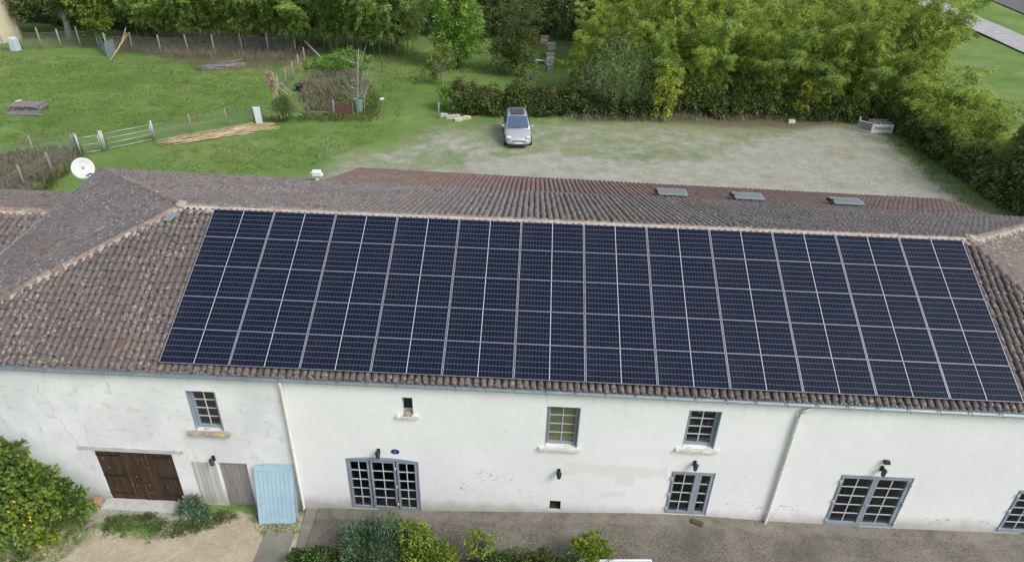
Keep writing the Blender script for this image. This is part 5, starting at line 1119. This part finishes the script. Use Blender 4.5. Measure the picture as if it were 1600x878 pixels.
# bare tree in the plot
p = G(564, 174); t = thing('bare_tree', 'bare grey tree with thin upright branches in the dry plot', 'tree', (p.x, p.y, 0)); m = MB(); rr = random.Random(4)
m.tube([(0, 0, 0), (-.15, .1, 1.2), (-.05, .2, 2.6), (.15, .3, 4.3)], [.07, .055, .04, .015], 8); tr = m.build('trunk', M['bark_pale'], t)
m = MB()
for k in range(60):
    z = rr.uniform(.5, 3.6); b = Vector((-.12, .1, z)); az = rr.uniform(0, 6.28); l = rr.uniform(.5, 1.9)*(1-.12*z); upw = rr.uniform(.2, 1.3)
    q = b+Vector((math.cos(az)*l*.5, math.sin(az)*l*.5, upw*.25*l)); e = q+Vector((math.cos(az+rr.uniform(-.4, .4))*l*.5, math.sin(az)*l*.5, upw*l*.8)); m.tube([b, q, e], [.018, .011, .004], 5)
m.build('branch', M['bark_pale'], t)['kind'] = 'stuff'
P = np.array([[rr.uniform(-1.2, 1.2), rr.uniform(-.5, .8), rr.uniform(.3, 1.6)] for _ in range(16)]); C, D, cl = clusters(P, .2, 8, unit(16)); leaf_obj('leaves', C, D, .14, .07, rng.random(len(C)), cl, M['leaf_yellow'], t)
for (u, v, H_, lb) in ((482, 143, 1.9, 'young sapling with a few yellow leaves beside the dark tub'),):
    p = G(u, v); t = thing('sapling', lb, 'sapling', (p.x, p.y, 0)); m = MB(); m.tube([(0, 0, 0), (.03, 0, H_)], [.025, .01], 6); m.build('stem', M['post'], t); P = np.array([[0, 0, H_]])+unit(9)*.35; C, D, cl = clusters(P, .2, 14, unit(9)); leaf_obj('leaves', C, D, .2, .1, rng.random(len(C)), cl, M['leaf_yellow'], t)
# pampas grass
p = G(445, 190); t = thing('pampas_grass', 'pampas grass clump with pink beige plumes beside the white slab', 'grass clump', (p.x, p.y, 0))
nb = 900; az = rng.uniform(0, 6.283, nb); q = rng.uniform(.1, 1, nb); segs = 4; Cs = []; Ds = []; Ls = []; cl = []
for k in range(segs):
    f0, f1 = k/segs, (k+1)/segs; fn = lambda f: np.stack([np.cos(az)*q*(1.5*f)+.1*np.cos(az), np.sin(az)*q*(1.2*f)+.1*np.sin(az), (1.75*f-1.25*f*f*q)*1.15], 1); a, b = fn(f0), fn(f1); Cs.append(a); Ds.append(b-a); Ls.append(np.linalg.norm(b-a, axis=1)*1.15); cl.append(q)
C = np.concatenate(Cs); leaf_obj('blades', C, np.concatenate(Ds), np.concatenate(Ls), .035, rng.random(len(C)), np.concatenate(cl), M['leaf_grey'], t)
for k in range(11):
    a = Vector((rng.uniform(-.5, .1), rng.uniform(-.3, .2), 0)); e = a+Vector((rng.uniform(-.5, .05), rng.uniform(-.1, .1), rng.uniform(2.3, 2.9))); m = MB(); m.tube([a, e], [.014, .01], 5); st_ = m.build('stalk', M['wood_pale'], t)
    n = 150; f = rng.uniform(0, 1, n); C = np.array(e)+np.stack([rng.normal(0, .05, n), rng.normal(0, .05, n), f*.75-.25], 1); D = np.stack([rng.normal(0, .4, n), rng.normal(0, .4, n), np.ones(n)], 1); leaf_obj('plume', C, D, .2, .05, rng.random(n), rng.random(n), M['plume'], st_)
# ---- foreground: climber, conifer ball, shrubs
def bigleaf(name, label, cat, loc, lobes, K, per, crad, L, W, mat, **k): return tree(name, label, cat, loc, lobes, K, per, crad, L, W, mat, .05, **k)
vt = bigleaf('climbing_shrub', 'big leafy climbing shrub with yellow flowers against the wall at the left corner', 'shrub', (-4.7, -5.25, 0), [(1.45, -.1, .45, .65, .6, .6), (-.2, .2, 1.5, 1.0, .7, .9), (-.9, .1, 1.2, 1.5, .9, 1.35), (.2, .0, .85, 1.2, .85, .95), (1.0, -.1, .6, .9, .75, .68), (-.6, -1.1, .6, 1.7, 1.0, .75), (-2.2, 0, 1.6, 1.2, 1.0, 1.5), (-1.2, .35, 2.05, .9, .4, .75)], 700, 24, .20, .125, .095, 'leaf_vine', th=.9, inner=.6)
P = np.array([[.7, -.35, .75], [1.1, -.4, .6], [.3, -.5, .95], [1.3, -.3, .85], [.9, -.7, .3], [1.2, -.8, .2], [0, -.8, .9], [-1.2, -.8, 1.4]])[rng.integers(0, 8, 70)]+rng.normal(size=(70, 3))*.22; C, D, cl = clusters(P, .15, 16, unit(70)+np.array([0, -.4, .6])); leaf_obj('yellow_green_leaves', C, D, .12, .11, rng.random(len(C)), cl, M['leaf_yellow'], vt)
for (x, y, z) in [(.95+rng.normal()*.4, -.8+rng.normal()*.2, .85+rng.normal()*.3) for _ in range(12)]:
    m = MB(); r = .05; m.add([(x, y-.02, z)]+[(x+r*(1 if k % 2 else .55)*math.cos(k*.628), y, z+r*(1 if k % 2 else .55)*math.sin(k*.628)) for k in range(10)], [(0, k+1, (k+1) % 10+1) for k in range(10)]); m.build('flower', M['flower'], vt)

sp = MB()
tend = thing('vine_shoot', 'thin vine shoot reaching out along the wall above the climbing shrub', 'vine', (-4.7, WY-.05, 2.2)); m = MB(); m.tube([(-.8, 0, -.3), (-.2, -.02, 0), (.3, -.03, .0)], .012, 5); m.build('stem', M['bark'], tend); P = np.stack([np.linspace(-.8, .35, 12), np.full(12, -.04), np.linspace(-.3, .0, 12)], 1); C, D, cl = clusters(P, .09, 8, unit(12)); leaf_obj('leaves', C, D, .11, .08, rng.random(len(C)), cl, M['leaf_vine'], tend)
tend = thing('vine_shoot', 'bright yellow green vine tip at the left edge high on the wall', 'vine', (-5.1, WY-.05, 3.05)); m = MB(); m.tube([(-.8, 0, .1), (-.1, -.02, 0), (.25, -.03, -.06)], .012, 5); m.build('stem', M['bark'], tend); P = np.stack([np.linspace(-.8, .3, 10), np.full(10, -.04), np.linspace(.1, -.06, 10)], 1); C, D, cl = clusters(P, .07, 7, unit(10)); leaf_obj('leaves', C, D, .12, .07, rng.random(len(C)), cl, M['leaf_yellow'], tend)
# blue green conifer ball
t = thing('round_conifer', 'rounded blue green conifer bush in the bed in front of the three part door', 'bush', (5.55, -6.3, 0)); m = MB(); m.tube([(0, 0, 0), (0, 0, .7)], [.06, .03], 7); m.build('trunk', M['bark'], t)
n = 9000; d = unit(n); d[:, 2] = np.abs(d[:, 2])*1.0; C = d*rng.uniform(.55, 1.0, (n, 1))*np.array([1.14, .95, 1.42])+np.array([0, 0, .15]); lump = 1+.10*np.sin(d[:, :1]*7)+.08*np.sin(d[:, 1:2]*9+1); C *= lump
leaf_obj('needles', C, d*np.array([.6, .6, .3])+np.array([0, 0, 1.1])+rng.normal(size=(n, 3))*.28, .17*rng.uniform(.6, 1.2, n), .028, rng.random(n), (np.sin(C[:, 0]*8)+np.sin(C[:, 2]*9+C[:, 1]*5))*.2+.5, M['leaf_conifer'], t)
bigleaf('garden_shrub', 'yellow green leafy shrub touching the right side of the blue green conifer', 'shrub', (6.55, -6.25, 0), [(0, 0, .6, .6, .55, .65), (-.1, .2, 1.1, .42, .35, .45), (.6, -.1, .5, .5, .45, .45)], 200, 20, .15, .10, .055, 'leaf_yellow', th=.5)
bigleaf('garden_shrub', 'pale yellow tipped shrub low at the end of the bed right of the leafy shrub', 'shrub', (7.2, -6.3, 0), [(0, 0, .5, .42, .4, .38)], 70, 18, .12, .09, .05, 'leaf_yellow', th=.3)
bigleaf('garden_shrub', 'rose shrub with sparse yellow green shoots left of the dark mounds', 'shrub', (8.15, -6.1, 0), [(0, 0, .9, .42, .35, .5)], 46, 14, .14, .085, .05, 'leaf_yellow', th=.8, n_limb=24)
for (x, y, s, mt, lb) in ((8.85, -6.5, .85, 'leaf_dark', 'dark grey green low mound next to the rose shrub'), (9.6, -6.5, .9, 'leaf_hedge', 'olive green low mound in the middle of the bed'), (10.2, -6.55, .75, 'leaf_dark', 'dark low mound just left of the bright green bush'), (4.25, -6.65, .85, 'leaf_dark', 'dark spiky plants left of the blue green conifer'), (3.75, -6.55, .6, 'weed', 'low green weeds by the concrete step')):
    bigleaf('low_shrub', lb, 'shrub', (x, y, 0), [(0, .1, .42*s, .58*s, .5*s, .5*s), (.2, .2, .75*s, .34*s, .3*s, .34*s), (-.3, .2, .6*s, .3*s, .3*s, .3*s)], 150, 20, .13, .10, .035, mt, th=.3, up=.8)
C_sp = []
bigleaf('garden_shrub', 'bright green upright bush on the terrace edge right of the dark mounds', 'shrub', (10.98, -6.05, .3), [(0, 0, .55, .42, .38, .55), (.25, 0, .45, .35, .3, .35)], 120, 20, .13, .10, .045, 'leaf_yellow', th=.4, up=.5)
bigleaf('garden_shrub', 'grey green plant growing between the brown doors and the white plank door', 'plant', (-.05, -4.85, 0), [(0, 0, .25, .36, .28, .3), (.35, -.15, .15, .25, .22, .2)], 90, 16, .10, .12, .035, 'leaf_conifer', th=.2, up=.5)
# weeds and grass tufts
def tufts(name, label, cat, poly, n, h, mat, per=9, spread=.09, width=.02, zf=gz, excl=None):
    P = np.array(poly); x = rng.uniform(P[:, 0].min(), P[:, 0].max(), n*4); y = rng.uniform(P[:, 1].min(), P[:, 1].max(), n*4); d = poly_sd(x, y, poly); k = (d > 0)
    w = np.sin(x*1.9+1)+np.sin(y*2.3)+np.sin(x*.7-y*.9)+rng.normal(0, .6, n*4); k &= w > -1.6; x, y = x[k][:n], y[k][:n]; z = np.array([zf(a, b) for a, b in zip(x, y)])
    C = np.repeat(np.stack([x, y, z], 1), per, 0)+np.concatenate([rng.normal(0, spread, (len(x)*per, 2)), np.zeros((len(x)*per, 1))], 1); D = np.stack([rng.normal(0, .5, len(C)), rng.normal(0, .5, len(C)), np.ones(len(C))], 1); N = len(C)
    o = leaf_obj(name, C, D, h*rng.uniform(.5, 1.3, N), width, rng.random(N), np.repeat(rng.random(len(x)), per), M[mat]); return tag(o, label, cat, kind='stuff')
zfl = lambda a, b: 0.0
tufts('grass', 'short green weeds and grass in the yard left of the terrace', 'grass', [(-7, -4.6), (-2.9, -4.9), (-2.4, -5.6), (-3.2, -7.5), (-8, -8)], 1500, .11, 'grassblade', 10, .06, .016, zfl)
tufts('weeds', 'green weed patches on the gravel in front of the brown doors', 'weeds', [(-2.4, -5.15), (-1.2, -4.95), (-.5, -5.2), (.9, -4.7), (1.3, -4.9), (.6, -5.35), (-.8, -5.9), (-2.1, -5.75)], 520, .10, 'leaf_olive', 9, .05, .018, zfl)
tufts('weeds', 'thin weeds around the foot of the blue shutters', 'weeds', [(1.5, -4.8), (3.0, -4.8), (3.1, -5.5), (2.2, -5.5)], 130, .08, 'grassblade', 8, .05, .016, zfl)
lw2 = lambda u, v: tuple(G(u, v))[:2]
tufts('dry_weeds', 'tall brown dry weeds over the old vegetable plot', 'weeds', [lw2(478, 178), lw2(548, 182), lw2(575, 150), lw2(560, 112), lw2(505, 108), lw2(470, 130)], 520, .75, 'dry', 7, .2, .03)
tufts('green_weeds', 'green weeds mixed through the old vegetable plot', 'weeds', [lw2(470, 192), lw2(590, 190), lw2(590, 150), lw2(560, 118), lw2(470, 150)], 900, .42, 'leaf_olive', 8, .2, .04)
tufts('dry_weeds', 'brown dry undergrowth along the left field fences', 'weeds', [lw2(-20, 262), lw2(54, 244), lw2(122, 246), lw2(100, 268), lw2(45, 312), lw2(-20, 345)], 1500, .7, 'dry', 8, .2, .028)
tufts('green_weeds', 'olive weeds along the left field fences', 'weeds', [lw2(-20, 250), lw2(54, 236), lw2(124, 240), lw2(110, 268), lw2(50, 316), lw2(-20, 355)], 1300, .5, 'leaf_olive', 8, .2, .04)
tufts('bramble_band', 'brown leafless brambles at the foot of the left bamboo', 'brambles', [lw2(190, 84), lw2(300, 94), lw2(430, 98), lw2(500, 86), lw2(500, 70), lw2(190, 66)], 1300, .7, 'dry', 7, .3, .022)
tufts('bramble_band', 'brown leafless brambles along the gravel edge below the right grove', 'brambles', [lw2(880, 190), lw2(1360, 190), lw2(1380, 176), lw2(900, 176)], 900, .55, 'dry', 7, .3, .022)
tufts('grass', 'rough meadow grass tufts in the paddock', 'grass', [lw2(0, 235), lw2(110, 215), lw2(400, 180), lw2(450, 100), lw2(160, 92), lw2(-40, 90)], 5000, .12, 'grassblade', 5, .22, .05)
tufts('grass', 'grass tufts on the lawn between the gate and the gravel', 'grass', [lw2(60, 330), lw2(250, 240), lw2(440, 205), lw2(620, 190), lw2(660, 110), lw2(830, 125), lw2(880, 60), lw2(560, 90), lw2(600, 215), lw2(500, 255), lw2(300, 290)], 5500, .13, 'grassblade', 5, .16, .035)
tufts('grass', 'sparse grass growing through the gravel yard', 'grass', [lw2(540, 240), lw2(700, 192), lw2(1380, 192), lw2(1560, 340), (2, 14)], 1200, .06, 'grassblade', 4, .2, .03)
tufts('grass', 'dark grass along the foot of the right hedge', 'grass', [lw2(1390, 196), lw2(1560, 345), lw2(1530, 345), lw2(1370, 208)], 500, .2, 'grassblade', 6, .2, .03)
sb_ = MB(); sb_.box(3.6, 10.75, -9, -5.98, -.1, .09); struct(sb_.build('planting_bed', plain('bed_soil', (.10, .085, .06), .95, var=.35, sc_=5, bump=.6)))
# ------------------------------------------------------------------ light
w = bpy.data.worlds.new('World'); sc.world = w; w.use_nodes = True; nt = w.node_tree; nt.nodes.clear()
sky = nt.nodes.new('ShaderNodeTexSky'); sky.sky_type = 'NISHITA'; sky.sun_disc = False
SUN = Vector((.62, -.42, .78)).normalized(); el = math.asin(SUN.z); azr = math.atan2(SUN.x, SUN.y)
sky.sun_elevation = el; sky.sun_rotation = azr; sky.air_density = 1.0; sky.dust_density = 3.0; sky.ozone_density = 1.0
bg = nt.nodes.new('ShaderNodeBackground'); bg.inputs[1].default_value = .15; out = nt.nodes.new('ShaderNodeOutputWorld')
# thin high cloud: whitens the sky dome
hs = nt.nodes.new('ShaderNodeHueSaturation'); hs.inputs['Saturation'].default_value = .5; nt.links.new(sky.outputs[0], hs.inputs['Color']); nt.links.new(hs.outputs[0], bg.inputs[0]); nt.links.new(bg.outputs[0], out.inputs[0])
ld = bpy.data.lights.new('sun', 'SUN'); ld.energy = 1.3; ld.angle = R(17); ld.color = (1, .97, .93); lo = bpy.data.objects.new('sun', ld); COL.objects.link(lo)
lo.rotation_euler = (-SUN).to_track_quat('-Z', 'Y').to_euler(); lo.location = (30, -20, 40)
sc.view_settings.view_transform = 'Standard'; sc.view_settings.look = 'None'; sc.view_settings.exposure = 0.36; sc.view_settings.gamma = 1
sc.cycles.max_bounces = 6; sc.cycles.diffuse_bounces = 3; sc.cycles.transparent_max_bounces = 16; sc.cycles.use_denoising = True
